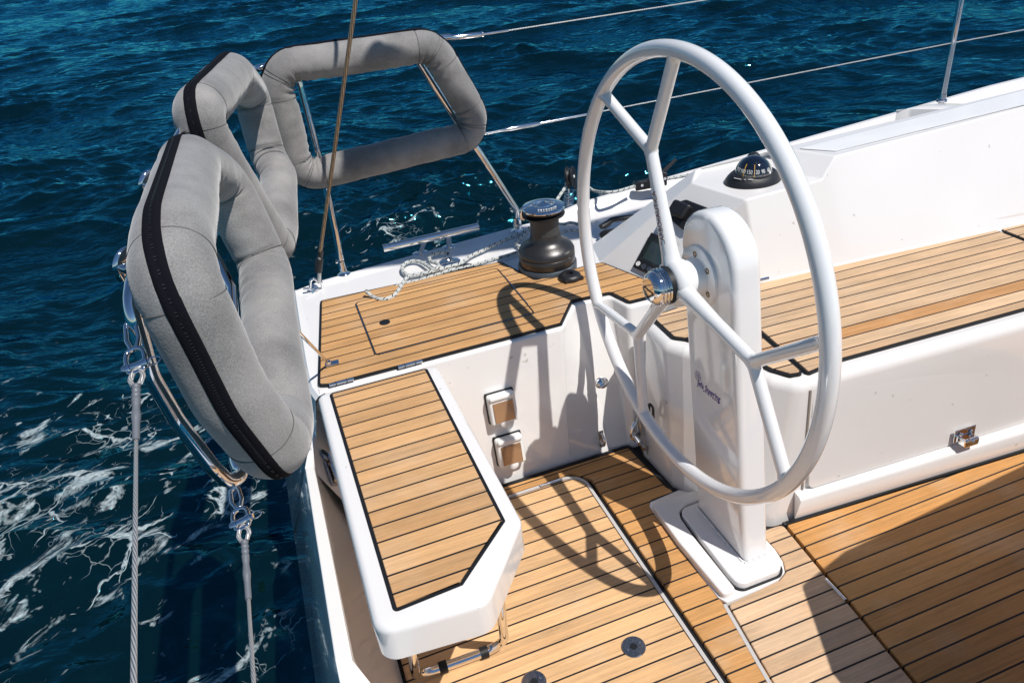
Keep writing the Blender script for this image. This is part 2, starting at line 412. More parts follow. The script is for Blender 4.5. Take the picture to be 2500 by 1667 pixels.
def strip(bm, outline, width, z, h=.003, closed=True):
    """flat band of given width inside a closed outline"""
    P = ccw([Vector((p[0], p[1], 0)) for p in outline]); Q = offset(P, width); n = len(P)
    def ring(L, zz): return [bm.verts.new((p.x, p.y, zz)) for p in L]
    a, b, c, d = ring(P, z - .02), ring(P, z + h), ring(Q, z + h), ring(Q, z - .004)
    for A, B in ((a, b), (b, c), (c, d)):
        for k in range(n): bm.faces.new((A[k], A[(k + 1) % n], B[(k + 1) % n], B[k]))
def rounded(pts, r, n=6):
    return [(p.x, p.y) for p in fillet([Vector((a, b, 0)) for a, b in pts], r, True, n)]
def text_obj(name, s, size, m, origin, xdir, ydir, parent=None, depth=.0006, align='CENTER', shear=0, lift=.0008, sx=1.0, width=None):
    cu = bpy.data.curves.new(name, 'FONT'); cu.body = s; cu.size = size; cu.extrude = depth / 2; cu.align_x = align; cu.align_y = 'CENTER'; cu.shear = shear
    to = bpy.data.objects.new('tmp', cu); COL.objects.link(to); bpy.context.view_layer.update()
    me = bpy.data.meshes.new_from_object(to.evaluated_get(bpy.context.evaluated_depsgraph_get()))
    bpy.data.objects.remove(to); x = Vector(xdir).normalized(); z = x.cross(Vector(ydir)).normalized(); y = z.cross(x)
    bm = NB(); bm.from_mesh(me); bpy.data.meshes.remove(me)
    if width:
        xs_ = [v.co.x for v in bm.verts]; sx = width / (max(xs_) - min(xs_))
    M = Matrix((x * sx, y, z)).transposed().to_4x4(); M.translation = Vector(origin) + z * lift
    bmesh.ops.transform(bm, matrix=M, verts=bm.verts)
    return obj(name, bm, m, parent, smooth=False)

# ================================================================== SEA
def sea():
    """one sheet to the horizon, fine where the picture looks"""
    cx, cy, ZW = .3, -.6, -.5
    rr = [0.0, .6, 1.2]; r = 1.7
    while r < 75: rr.append(r); r *= 1.0052 if r < 26 else 1.011
    while r < 4000: rr.append(r); r *= 1.25
    rr = np.array(rr)
    a = list(np.radians(np.arange(30, 132, .135))); a += list(np.radians(np.arange(132, 390, 4.0)))
    a = np.array(a); n, m = len(rr), len(a)
    Rr, A = np.meshgrid(rr, a, indexing='ij'); X = cx + Rr * np.cos(A); Y = cy + Rr * np.sin(A)
    Z = np.zeros_like(X); g = np.random.default_rng(5)
    dx = np.zeros_like(X); dy = np.zeros_like(X)
    warpx = .35 * np.sin(.9 * X + .7 * Y + 1) + .2 * np.sin(1.7 * Y - .6 * X); warpy = .35 * np.sin(1.1 * Y - .8 * X + 2) + .2 * np.sin(1.9 * X + .5 * Y)
    main = math.radians(72)
    for i in range(110):
        lam = .14 * (4.6 / .14) ** (g.random() ** 1.15); k = 2 * math.pi / lam
        th = main + g.normal() * (.42 + .15 * (lam < .6)); amp = .0080 * lam ** 1.0 * (.5 + g.random())
        if lam > 1.5: amp *= .75
        ph = g.random() * 6.283
        q = k * ((X + warpx) * math.cos(th) + (Y + warpy) * math.sin(th)) + ph
        fade = np.clip(1.6 - Rr * .010 / lam, 0, 1) if lam < .8 else 1
        Z += amp * fade * np.cos(q); s = amp * fade * .85 * np.sin(q); dx -= s * math.cos(th); dy -= s * math.sin(th)
    fadeall = np.clip((400 - Rr) / 300, 0, 1); Z *= fadeall
    # patchy gusts
    Z *= .75 + .35 * np.sin(.37 * X + .9) * np.sin(.31 * Y + .4)
    X = X + dx * fadeall; Y = Y + dy * fadeall
    co = np.stack([X, Y, Z], -1).reshape(-1, 3)
    i, j = np.meshgrid(np.arange(n - 1), np.arange(m), indexing='ij'); j2 = (j + 1) % m
    q = np.stack([i * m + j, (i + 1) * m + j, (i + 1) * m + j2, i * m + j2], -1).reshape(-1, 4)
    me = bpy.data.meshes.new('water'); me.vertices.add(len(co)); me.vertices.foreach_set('co', co.ravel().astype(np.float32))
    me.loops.add(q.size); me.loops.foreach_set('vertex_index', q.ravel().astype(np.int32))
    me.polygons.add(len(q)); me.polygons.foreach_set('loop_start', (np.arange(len(q)) * 4).astype(np.int32))
    me.polygons.foreach_set('loop_total', np.full(len(q), 4, np.int32)); me.polygons.foreach_set('use_smooth', np.ones(len(q), bool))
    me.update(calc_edges=True); me.validate()
    o = bpy.data.objects.new('water', me); COL.objects.link(o); o.location = (0, 0, ZW); o['kind'] = 'structure'
    # material
    m_, nt, p = mat('sea water'); L = nt.links.new
    me.materials.append(m_)
    def M(op, *v):
        nn = N(nt, 'ShaderNodeMath', operation=op)
        for i_, x in enumerate(v):
            if isinstance(x, (int, float)): nn.inputs[i_].default_value = x
            else: L(x, nn.inputs[i_])
        return nn.outputs[0]
    geo = N(nt, 'ShaderNodeNewGeometry'); sep = N(nt, 'ShaderNodeSeparateXYZ'); L(geo.outputs['Position'], sep.inputs[0])
    def nz(scale, det=4.0, dist=0.0, mapping=None, rough=.55):
        nn = N(nt, 'ShaderNodeTexNoise', i_Scale=scale, i_Detail=det, i_Distortion=dist); nn.inputs['Roughness'].default_value = rough
        if mapping:
            mm = N(nt, 'ShaderNodeMapping'); mm.vector_type = 'TEXTURE'; mm.inputs['Rotation'].default_value = (0, 0, mapping[0]); mm.inputs['Scale'].default_value = mapping[1]
            L(geo.outputs['Position'], mm.inputs[0]); L(mm.outputs[0], nn.inputs['Vector'])
        else: L(geo.outputs['Position'], nn.inputs['Vector'])
        return nn.outputs[0]
    rip = nz(6.0, 2.5, .35, (math.radians(-20), (2.4, 1, 1)), .45); rip2 = nz(17, 2.0, .3, (math.radians(-14), (2.0, 1, 1)))
    # foam: patches where the wake runs, broken by ridged noise
    def blob(x0, y0, sxx, syy, ang=0):
        c, s = math.cos(ang), math.sin(ang); ddx = M('SUBTRACT', sep.outputs[0], x0); ddy = M('SUBTRACT', sep.outputs[1], y0)
        u = M('DIVIDE', M('ADD', M('MULTIPLY', ddx, c), M('MULTIPLY', ddy, s)), sxx); v = M('DIVIDE', M('SUBTRACT', M('MULTIPLY', ddy, c), M('MULTIPLY', ddx, s)), syy)
        return M('POWER', 2.718, M('MULTIPLY', -1.0, M('ADD', M('MULTIPLY', u, u), M('MULTIPLY', v, v))))
    den = M('MULTIPLY', blob(-1.3, 3.0, 1.0, 1.15, .6), 1.08)
    den = M('MAXIMUM', den, M('MULTIPLY', blob(1.05, 5.15, 1.1, .55, -.25), .88))
    den = M('MAXIMUM', den, M('MULTIPLY', blob(-.45, 1.85, .45, .22, .3), 1.0))
    den = M('MAXIMUM', den, M('MULTIPLY', blob(-.55, 2.6, .5, .5, .0), .80))
    den = M('MAXIMUM', den, M('MULTIPLY', blob(-1.0, 2.1, .9, .7, .3), .66)); den = M('MAXIMUM', den, M('MULTIPLY', blob(-.25, 1.9, .35, .5, 0), .74))
    n2 = nz(1.5, 4.0, .6); n5 = nz(5.0, 3.0, .3)
    wv = N(nt, 'ShaderNodeTexNoise', i_Scale=3.0, i_Detail=4.0); L(geo.outputs['Position'], wv.inputs['Vector'])
    ws = N(nt, 'ShaderNodeVectorMath', operation='SCALE'); ws.inputs['Scale'].default_value = .42; L(wv.outputs['Color'], ws.inputs[0])
    mp = N(nt, 'ShaderNodeMapping'); mp.vector_type = 'TEXTURE'; mp.inputs['Rotation'].default_value = (0, 0, math.radians(32)); mp.inputs['Scale'].default_value = (1.7, 1, 1); L(geo.outputs['Position'], mp.inputs[0])
    wa = N(nt, 'ShaderNodeVectorMath', operation='ADD'); L(mp.outputs[0], wa.inputs[0]); L(ws.outputs[0], wa.inputs[1])
    def lace(scale, w_):
        vo = N(nt, 'ShaderNodeTexVoronoi', i_Scale=scale); vo.feature = 'DISTANCE_TO_EDGE'; L(wa.outputs[0], vo.inputs['Vector'])
        return M('SUBTRACT', 1.0, M('DIVIDE', vo.outputs['Distance'], w_))
    pm = M('ADD', M('MULTIPLY', M('SUBTRACT', n2, .5), 2.0), M('SUBTRACT', den, .86))       # patchiness
    w1 = M('MAXIMUM', M('MULTIPLY', M('ADD', pm, M('MULTIPLY', M('SUBTRACT', n5, .5), 1.2)), .19), .0001)
    l1 = lace(4.2, w1); l2 = lace(13.0, M('MAXIMUM', M('MULTIPLY', pm, .30), .0001)); l3 = lace(48.0, .26)
    f1 = N(nt, 'ShaderNodeMapRange'); f1.inputs[1].default_value = .0; f1.inputs[2].default_value = .55; L(l1, f1.inputs[0])
    f2 = N(nt, 'ShaderNodeMapRange'); f2.inputs[1].default_value = .0; f2.inputs[2].default_value = .7; L(l2, f2.inputs[0])
    f3 = N(nt, 'ShaderNodeMapRange'); f3.inputs[1].default_value = -.6; f3.inputs[2].default_value = .6; f3.inputs[3].default_value = .30; f3.inputs[4].default_value = 1.0; L(l3, f3.inputs[0])
    n6 = nz(6.5, 7.0, .8, (math.radians(24), (1.7, 1, 1)), .62); n7 = nz(70, 2.0)
    blot = N(nt, 'ShaderNodeMapRange'); blot.inputs[1].default_value = .595; blot.inputs[2].default_value = .66; L(M('ADD', n6, M('ADD', M('MULTIPLY', M('SUBTRACT', den, .80), .24), M('MULTIPLY', M('SUBTRACT', n2, .5), .22))), blot.inputs[0])
    body = M('MULTIPLY', M('MAXIMUM', M('MULTIPLY', f1.outputs[0], M('ADD', .30, M('MULTIPLY', n5, .8))), M('MAXIMUM', M('MULTIPLY', f2.outputs[0], .40), M('MULTIPLY', blot.outputs[0], .80))), f3.outputs[0])
    body = M('MULTIPLY', body, M('ADD', .45, M('MULTIPLY', n7, 1.0)))
    fl = nz(15, 3.0, .4, (math.radians(25), (1.7, 1, 1))); fleck = N(nt, 'ShaderNodeMapRange'); fleck.inputs[1].default_value = .66; fleck.inputs[2].default_value = .72; L(fl, fleck.inputs[0])
    fk = M('MULTIPLY', fleck.outputs[0], M('MINIMUM', M('MULTIPLY', den, .9), .6))
    foam = M('MINIMUM', M('MAXIMUM', body, fk), .9)
    deep = N(nt, 'ShaderNodeMixRGB'); deep.inputs[1].default_value = (.0008, .0056, .0054, 1); deep.inputs[2].default_value = (.0009, .0074, .0080, 1); L(nz(.35, 2.0), deep.inputs[0])
    turb = N(nt, 'ShaderNodeMixRGB'); turb.inputs[2].default_value = (.0012, .0088, .0080, 1); L(M('MULTIPLY', den, .5), turb.inputs[0]); L(deep.outputs[0], turb.inputs[1])
    hh = M('ADD', M('MULTIPLY', rip, 1.0), M('MULTIPLY', rip2, .24)); hh = M('ADD', hh, M('MULTIPLY', foam, .10))
    b = N(nt, 'ShaderNodeBump', i_Strength=1.0, i_Distance=.042); L(hh, b.inputs['Height'])
    nt.nodes.remove(p)
    out = nt.nodes['Material Output']
    df = N(nt, 'ShaderNodeBsdfDiffuse'); L(turb.outputs[0], df.inputs[0]); L(b.outputs[0], df.inputs['Normal'])
    gl = N(nt, 'ShaderNodeBsdfGlossy'); gl.inputs[0].default_value = (.10, .70, .93, 1); gl.inputs['Roughness'].default_value = .05; L(b.outputs[0], gl.inputs['Normal'])
    fr = N(nt, 'ShaderNodeFresnel'); fr.inputs[0].default_value = 1.75; L(b.outputs[0], fr.inputs['Normal'])
    wm = N(nt, 'ShaderNodeMixShader'); L(fr.outputs[0], wm.inputs[0]); L(df.outputs[0], wm.inputs[1]); L(gl.outputs[0], wm.inputs[2])
    fo = N(nt, 'ShaderNodeBsdfDiffuse'); fo.inputs[0].default_value = (.45, .52, .53, 1); L(b.outputs[0], fo.inputs['Normal'])
    mm_ = N(nt, 'ShaderNodeMixShader'); L(foam, mm_.inputs[0]); L(wm.outputs[0], mm_.inputs[1]); L(fo.outputs[0], mm_.inputs[2]); L(mm_.outputs[0], out.inputs[0])
sea()

# ================================================================== YACHT (hull, mouldings, floor)
Z = .46
yacht = thing('sailing_yacht', (1.0, .5, 0), 'white sailing yacht stern with teak laid cockpit, sea on its port side', 'yacht')
def edge_y(x): return float(np.interp(x, [-.2, -.03, .06, .3, .85, 1.34, 3.0, 7.0], [2.40, 2.475, 2.505, 2.528, 2.578, 2.585, 2.60, 2.56]))
def edge_z(x): return float(np.interp(x, [0, .92, 1.12, 1.5, 2.4, 3.2, 7.0], [.455, .457, .495, .515, .56, .60, .70]))
YC = .30                                                            # centreline used to mirror the far side behind the camera
# locker wall line at deck level / at the floor
top = [(-.036, 1.790), (.695, 1.783), (.792, 1.897), (.905, 1.885), (.926, 1.800), (1.050, 1.795), (1.055, 1.722), (.955, 1.716), (.918, 1.68), (.914, 1.565), (.945, 1.512), (1.035, 1.385), (1.068, 1.290), (1.112, 1.234), (1.95, 1.190), (6.5, .985)]
bot = [(-.020, 1.712), (.66, 1.706), (.80, 1.700), (.868, 1.694), (.884, 1.686), (.915, 1.690), (.915, 1.680), (.900, 1.670), (.890, 1.64), (.900, 1.47), (.915, 1.43), (.96, 1.35), (1.00, 1.275), (1.06, 1.213), (1.95, 1.155), (6.5, .95)]
rt = [0, .03, .03, .03, .02, .02, .02, .03, .03, .04, .04, .05, .05, .05, .3, 0]; rb = [0, .03, .03, .012, .01, .004, .004, .01, .02, .03, .03, .05, .05, .05, .3, 0]
RT = [.010, .010, .010, .010, .012, .014, .014, .026, .028, .028, .028, .030, .030, .030, .030, .030]
def resamp(pts, rad):
    out = []
    P = [Vector((a, b, 0)) for a, b in pts]; n = len(P)
    for i in range(n):
        if i in (0, n - 1): out += [P[i]] * 1; continue
        f = fillet([P[i - 1], P[i], P[i + 1]], rad[i], False, 6)[1:-1]
        if len(f) != 7: f = [P[i]] * 7
        out += f
    return out
T_, B_ = resamp(top, rt), resamp(bot, rb)
RADS = [RT[0]] + [RT[1 + i // 7] for i in range(7 * (len(top) - 2))] + [RT[-1]]
for _ in range(4): RADS = [RADS[0]] + [(RADS[i - 1] + RADS[i] + RADS[i + 1]) / 3 for i in range(1, len(RADS) - 1)] + [RADS[-1]]
def wall():
    bm = NB(); n = len(T_); r = .016; rows = []
    nrm = []
    for i in range(n):
        t = (T_[min(i + 1, n - 1)] - T_[max(i - 1, 0)]); t = t.normalized() if t.length > 1e-6 else Vector((1, 0, 0)); nrm.append(Vector((-t.y, t.x, 0)))
    for k in range(6):
        a = math.pi / 2 * k / 5
        rows.append([T_[i] + nrm[i] * RADS[i] * (1 - math.sin(a)) + Vector((0, 0, Z - .009 - RADS[i] * (1 - math.cos(a)))) for i in range(n)])
    for k in range(1, 9):
        q = k / 8; rows.append([T_[i].lerp(B_[i], q) + Vector((0, 0, (Z - .009 - RADS[i]) * (1 - q) + -.02 * q)) for i in range(n)])
    V = [[bm.verts.new(p) for p in row] for row in rows]
    for A, B in zip(V, V[1:]):
        for k in range(n - 1):
            try: bm.faces.new((A[k], B[k], B[k + 1], A[k + 1]))
            except ValueError: pass
    bmesh.ops.remove_doubles(bm, verts=bm.verts, dist=1e-5)
    return bm
obj('locker_wall', wall(), GEL, yacht, angle=50)
# white deck flat under the teak: from the wall line out to the hull edge
def deck():
    bm = NB(); P = [Vector((p.x, p.y + .0, 0)) for p in T_]
    n = len(P); nr = []
    for i in range(n):
        t = (P[min(i + 1, n - 1)] - P[max(i - 1, 0)]); t = t.normalized() if t.length > 1e-6 else Vector((1, 0, 0)); nr.append(P[i] + Vector((-t.y, t.x, 0)) * RADS[i])
    xs = list(np.linspace(6.5, 1.2, 14)) + list(np.linspace(1.1, -.04, 16))
    out = [Vector((x, edge_y(x) - .01, 0)) for x in xs]
    def z(p): return Z - .009 + max(0, (edge_z(p.x) - .46 - .05)) * max(0, min(1, (p.y - 1.9) / .5))
    pts = dedupe(nr) + out
    ngon(bm, [Vector((p.x, p.y, z(p))) for p in pts])
    return bm
obj('side_deck', deck(), GEL, yacht, smooth=False)
# hull shell with transom
def hull():
    bm = NB(); xs = [-.035, .02, .06, .15, .3, .5, .7, .85, .92, 1.0, 1.06, 1.12, 1.3, 1.5, 1.8, 2.4, 3.2, 4.5, 6.5]
    rows = []
    for x in xs:
        y, z = edge_y(x), edge_z(x); row = []
        zi = Z - .009 + max(0, z - .51) * .9; h = max(0, z - zi)
        row.append((x, y - .085 - h * .6, zi - .003)); row.append((x, y - .05 - h * .2, zi + h * .12)); row.append((x, y - .032, zi + h * .75)); row.append((x, y - .022, z + .001)); row.append((x, y - .006, z + .001)); row.append((x, y, z - .006))
        k = max(0, min(1, (x + .035) / .4))
        for q in (.15, .35, .6, .8, 1.0):
            row.append((x - (1 - k) * .26 * q * (1 if x < .36 else 0), y - .05 * q - .12 * q * q, z - q * 1.25))
        rows.append([bm.verts.new(p) for p in row])
    for A, B in zip(rows, rows[1:]):
        for k in range(len(A) - 1): bm.faces.new((A[k], B[k], B[k + 1], A[k + 1])).material_index = int(k > 5)
    return bm
obj('hull_side', hull(), [GEL, HULLM], yacht, angle=35)
# transom: raked face under the aft deck corner, platform folded up across the opening
def transom():
    bm = NB()
    # outer raked face, port quarter, from deck edge corner to the gate opening
    tp = [(-.035, 2.475, .455), (-.045, 2.2, .455), (-.052, 1.95, .455), (-.052, 1.83, .452), (-.040, 1.785, .445)]
    V0 = [bm.verts.new(p) for p in tp]
    V0b = [bm.verts.new((p[0] - .012, p[1], p[2] - .012)) for p in tp]
    V1 = [bm.verts.new((p[0] - .085, p[1] - .01, .10)) for p in tp]; V2 = [bm.verts.new((-.255, p[1] - .03 + .27 * (i_ / 4), -.25)) for i_, p in enumerate(tp)]; V3 = [bm.verts.new((-.24, v.co.y, -.8)) for v in V2]
    for A, B in ((V0, V0b), (V0b, V1), (V1, V2), (V2, V3)):
        for k in range(len(A) - 1): bm.faces.new((A[k], A[k + 1], B[k + 1], B[k]))
    # flat between deck sheet and corner
    W = [bm.verts.new((-.02, p[1], .4505)) for p in tp]
    for k in range(len(tp) - 1): bm.faces.new((W[k], W[k + 1], V0[k + 1], V0[k])).material_index = 1
    for k in range(len(tp) - 1):
        for f_ in V0[k].link_faces:
            if V0b[k] in f_.verts: f_.material_index = 1
    return bm
obj('transom_quarter', transom(), [HULLM, GEL], yacht, angle=30)
def jamb():
    """white return that runs down from the deck corner to the folded platform"""
    bm = NB()
    a = k6(355, 215, z=.452); b = k6(350, 320, z=.40); c = k6(320, 420, z=.36); d = k6(300, 700, z=.32); e = k6(290, 1065, z=.285)
    a2 = k6(315, 90, z=.452); b2 = k6(325, 310, z=.40); c2_ = k6(300, 400, z=.36); d2 = k6(272, 690, z=.32); e2 = k6(200, 1085, z=.285)
    e_ = k6(305, 1130, z=.279); e2_ = k6(215, 1150, z=.279)
    In = [a, b, c, d, e, e_]; Out = [a2, b2, c2_, d2, e2, e2_]
    A = [bm.verts.new(p) for p in Out]; B = [bm.verts.new(p) for p in In]
    Cc = [bm.verts.new((max(p.x + .16, .0), p.y + .0 - .03 * i_, .02)) for i_, p in enumerate(In)]; Dd = [bm.verts.new((-.256, 2.16 - .022 * i_, -.25)) for i_, p in enumerate(Out)]; De = [bm.verts.new((-.24, v_.co.y, -.8)) for v_ in Dd]
    for j_, (P, Q) in enumerate(((Dd, A), (A, B), (B, Cc), (De, Dd))):
        for k in range(5): bm.faces.new((P[k], P[k + 1], Q[k + 1], Q[k])).material_index = int(j_ in (0, 3))
    return bm
obj('transom_jamb', jamb(), [GEL, HULLM], yacht, angle=30)
platform = None
def folded_platform():
    bm = NB(); z1 = .285
    ti = k6(297, 1068, z=z1); to = k6(203, 1085, z=z1)                # far end of the top strip
    bi = Vector((-.103, 1.040, z1)); bo = Vector((-.134, .99, z1))
    y0 = .55
    # strip top (inner edge drops at the chamfer), mirrored aperture continues towards the camera side
    prof_in = [(ti.x, ti.y, z1), (bi.x, bi.y, z1), (-.070, .955, .20), (-.040, .90, .155), (.03, .80, .15), (.10, .2, .15), (.10, -1.0, .15)]
    prof_in = [ti, k7(265, 0, z=z1), k7(535, 1380, z=z1), k7(690, 1568, z=z1 - .06), Vector((-.02, .80, z1 - .10)), Vector((-.02, -.9, z1 - .10))]
    prof_out = [to, k7(185, 0, z=z1), k7(400, 1380, z=z1), k7(440, 1568, z=z1), Vector((-.14, .70, z1)), Vector((-.14, -.9, z1))]
    I = [bm.verts.new(p) for p in prof_in]; O = [bm.verts.new(p) for p in prof_out]
    Fl = [bm.verts.new((-.028 + .004 * k, p.y + (.0 if k > 2 else .04), -.004)) for k, p in enumerate(prof_in)]
    W = [bm.verts.new((-.254, 2.045 if k == 0 else p.y - .05 * (k == 1), -.25)) for k, p in enumerate(prof_out)]; W2 = [bm.verts.new((-.238, v_.co.y, -.8)) for v_ in W]
    M_ = [bm.verts.new((p.x - .002, p.y, p.z - .004)) for p in prof_out]
    for j_, (P, Q) in enumerate(((W, M_), (M_, O), (O, I), (I, Fl), (W2, W))):
        for k in range(len(P) - 1): bm.faces.new((P[k], P[k + 1], Q[k + 1], Q[k])).material_index = int(j_ < 2 or j_ == 4)
    e1 = bm.faces.new((W[0], M_[0], O[0], I[0], Fl[0]))
    return bm
obj('transom_platform', folded_platform(), [GEL, HULLM], yacht, angle=25, bevel=.0015)
# coaming --------------------------------------------------------
def seat_y(x): return 1.722 - (x - 1.346) * .0847
def coaming():
    bm = NB(); v = lambda p: bm.verts.new(p)
    a = v(k2(870, 1110, z=Z - .009)); b = v(k2(958, 1297, z=Z - .009)); c = v(k2(1455, 1510, z=Z - .009))
    e = v((1.346, seat_y(1.346), Z - .009)); f0 = v((1.66, seat_y(1.66), Z - .009)); f = v((2.243, seat_y(2.243), Z - .009)); g = v((6.5, 1.30, Z - .009))
    t1 = v(at(1689, 446, z=.720)); t2 = v(at(1822, 487, z=.720)); t3 = v(at(2008, 438, z=.722)); t4 = v(k3(1560, 560, z=.724))
    m1 = v(k3(100, 530, z=.728)); m2 = v(k3(1390, 215, z=.740))                # foot of the outboard lip
    r1 = v(at(1700, 412, z=.738)); r2 = v(at(1862, 372, z=.757))
    s1 = v(at(2040, 381, z=.778)); s2 = v(at(1938, 366, z=.778)); s3 = v(at(1935, 354, z=.780))
    h1 = v(at(2500, 262, z=.800)); h2 = v(at(2500, 217, z=.800)); h1b = v((6.5, 1.54, .84)); h2b = v((6.5, 1.70, .84))
    o1 = v((1.05, 2.28, Z - .012)); o2 = v((1.40, 2.15, Z - .012)); o3 = v((1.72, 2.08, Z - .005)); o4 = v((2.45, 2.06, Z + .01)); o5 = v((6.5, 1.82, .6))
    Fs = [(a, b, t1, r1), (b, c, t2, t1), (c, e, t2), (e, f0, t3, t2), (t1, t2, t3, t4, m2, m1), (t1, m1, r1), (m1, m2, r2, r1), (m2, t4, s2, s3, r2) , (t4, t3, s1, s2),
          (f0, f, h1, s1, t3), (s1, h1, h2, s3, s2), (f, g, h1b, h1), (h1, h1b, h2b, h2),
          (a, r1, o2, o1), (r1, r2, s3, o3, o2), (s3, h2, o4, o3), (h2, h2b, o5, o4)]
    for q in Fs: bm.faces.new(q)
    bmesh.ops.recalc_face_normals(bm, faces=bm.faces)
    bmesh.ops.triangulate(bm, faces=[f_ for f_ in bm.faces if len(f_.verts) > 4])
    bmesh.ops.dissolve_limit(bm, angle_limit=math.radians(4), verts=bm.verts, edges=bm.edges)
    return bm
co = obj('coaming', coaming(), GEL, yacht, smooth=True, angle=180, bevel=.011, bseg=4)
co.modifiers['bevel'].angle_limit = math.radians(9)
wn_ = co.modifiers.new('wn', 'WEIGHTED_NORMAL'); wn_.keep_sharp = False; wn_.weight = 80
def ns():
    bm = NB(); s1 = at(2040, 381, z=.778); s2 = at(1938, 366, z=.778); h1 = at(2500, 262, z=.800); h2 = at(2500, 217, z=.800)
    A = k1(165, 670, z=.7805); B = k1(440, 690, z=.7805); Cc = Vector((6.5, 1.57, .8425)); Dd = Vector((6.5, 1.68, .8425))
    E_ = k1(1882, 335, z=.8025); G = k1(1882, 225, z=.8025)
    lo = [A, B, E_, Cc, Dd, G]
    V = [bm.verts.new(p) for p in lo]; bm.faces.new((V[0], V[1], V[2], V[5])); bm.faces.new((V[2], V[3], V[4], V[5]))
    bmesh.ops.recalc_face_normals(bm, faces=bm.faces)
    for f_ in bm.faces:
        if f_.normal.z < 0: f_.normal_flip()
    r = bmesh.ops.extrude_face_region(bm, geom=bm.faces[:]); bmesh.ops.translate(bm, verts=[q for q in r['geom'] if isinstance(q, bmesh.types.BMVert)], vec=(0, 0, .0012))
    return bm
obj('nonskid_panel', ns(), NONSKID, yacht, smooth=False)
def fil():
    """rounded foot where the coaming meets the bench"""
    bm = NB(); rows = []
    for x in (1.30, 1.8, 2.243, 3.5, 6.5):
        y = seat_y(x) if x < 3 else 1.54 - (x - 3.5) * .08; row = []
        for k in range(7):
            t = k / 6 * math.pi / 2; row.append(bm.verts.new((x, y + .022 - .052 * (1 - math.sin(t)) * 1.0 - .002, Z - .0065 + .040 * (1 - math.cos(t)))))
        rows.append(row)
    for A, B in zip(rows, rows[1:]):
        for k in range(6): bm.faces.new((A[k], B[k], B[k + 1], A[k + 1]))
    return bm
obj('bench_back_fillet', fil(), GEL, yacht)
# stanchion pad
def pad():
    bm = NB()
    P = [k1(880, 445, z=.575), k1(925, 378, z=.61), k1(1080, 330, z=.615), k1(1240, 308, z=.618), k1(1400, 312, z=.618), k1(1482, 325, z=.615), k1(1440, 365, z=.60), k1(1260, 405, z=.59), k1(1000, 420, z=.58)]
    P = [(p.x, p.y) for p in P]
    slab(bm, rounded([(p[0], p[1]) for p in P], .03), .40, .612, .005, rseg=2)
    return bm
obj('stanchion_pad', pad(), GEL, yacht, angle=40)

# teak on the aft deck -------------------------------------------------
deck_out = [(-.036, 1.817), (-.010, 1.806), (.699, 1.797), (.785, 1.911), (.910, 1.900), (.931, 1.822), (.940, 1.633), (.975, 1.556), (1.045, 1.60), (1.050, 1.880), (.985, 2.109), (.699, 2.135), (.679, 2.303), (.037, 2.337)]
deck_out = [(-.036, 1.817), (-.010, 1.806), (.699, 1.797), (.785, 1.911), (.910, 1.899), (.934, 1.815), (1.062, 1.811), (1.072, 1.87), (.988, 2.109), (.935, 2.118), (.735, 2.105), (.679, 2.303), (.037, 2.337)]
do = rounded(deck_out, .012, 4)
bm = NB(); slab(bm, do, Z - .03, Z - .0005); obj('deck_trim', bm, RUB, yacht, smooth=False)
def inset_poly(poly, d): return [(p.x, p.y) for p in offset(ccw([Vector((a, b, 0)) for a, b in poly]), d)]
bm = NB(); slab(bm, inset_poly(do, .007), Z - .01, Z + .0015, .001, rseg=1); obj('deck_teak', bm, TEAK_DECK, yacht, smooth=False)
# locker hatch let into the teak
hatch = thing('locker_hatch', (.396, 2.07, Z), 'teak planked locker lid with small black finger hole set in the aft deck', 'hatch')
hx0, hx1, hy0, hy1 = .147, .645, 1.892, 2.251
ho = rounded([(hx0, hy0), (hx1, hy0), (hx1, hy1), (hx0, hy1)], .014, 5)
bm = NB(); slab(bm, [(p.x, p.y) for p in offset(ccw([Vector((a, b, 0)) for a, b in ho]), -.005)], Z - .02, Z + .0022); obj('groove', bm, RUB, hatch, smooth=False)
bm = NB(); slab(bm, ho, Z - .02, Z + .0034, .0015, rseg=2); obj('lid', bm, TEAK_DECK, hatch, smooth=False)
def bar(bm, x0, y0, x1, y1, wd, z, h): 
    d = Vector((x1 - x0, y1 - y0, 0)); a = math.atan2(d.y, d.x); box(bm, ((x0 + x1) / 2, (y0 + y1) / 2, z), (d.length, wd, h), Matrix.Rotation(a, 3, 'Z'))
bm = NB(); bar(bm, hx0 - .003, hy0, hx0 - .003, hy1 - .01, .004, Z + .0025, .004); bar(bm, hx0 + .01, hy0 - .003, hx1, hy0 - .003, .004, Z + .0025, .004); bar(bm, hx1 + .003, hy0 + .06, hx1 + .003, hy1 - .07, .004, Z + .003, .005)
obj('edge_trim', bm, STEELD, hatch, smooth=False)
hp = c6(905, 1008, z=Z)
bm = NB(); lathe(bm, [(0, .0042), (.010, .0044), (.0125, .0052), (.0165, .0052), (.0175, .0036)], (hp.x, hp.y, Z), seg=32); obj('finger_hole', bm, RUB, hatch)
# puck beside the winch
pk = k4(1010, 1430, z=Z)
puck = thing('deck_fitting', (pk.x, pk.y, Z), 'flat black round plastic fitting with centre hole, on teak beside the winch', 'deck fitting')
bm = NB(); lathe(bm, [(.037, 0), (.039, .006), (.036, .014), (.030, .019), (.020, .021), (.012, .021), (.011, .012), (0, .012)], (pk.x, pk.y, Z + .001), seg=40); obj('rim', bm, PLAST, puck)
bm = NB(); bar(bm, pk.x - .03, pk.y - .027, pk.x + .036, pk.y - .027, .012, Z + .008, .013); obj('tab', bm, PLAST, puck, smooth=False, bevel=.002)

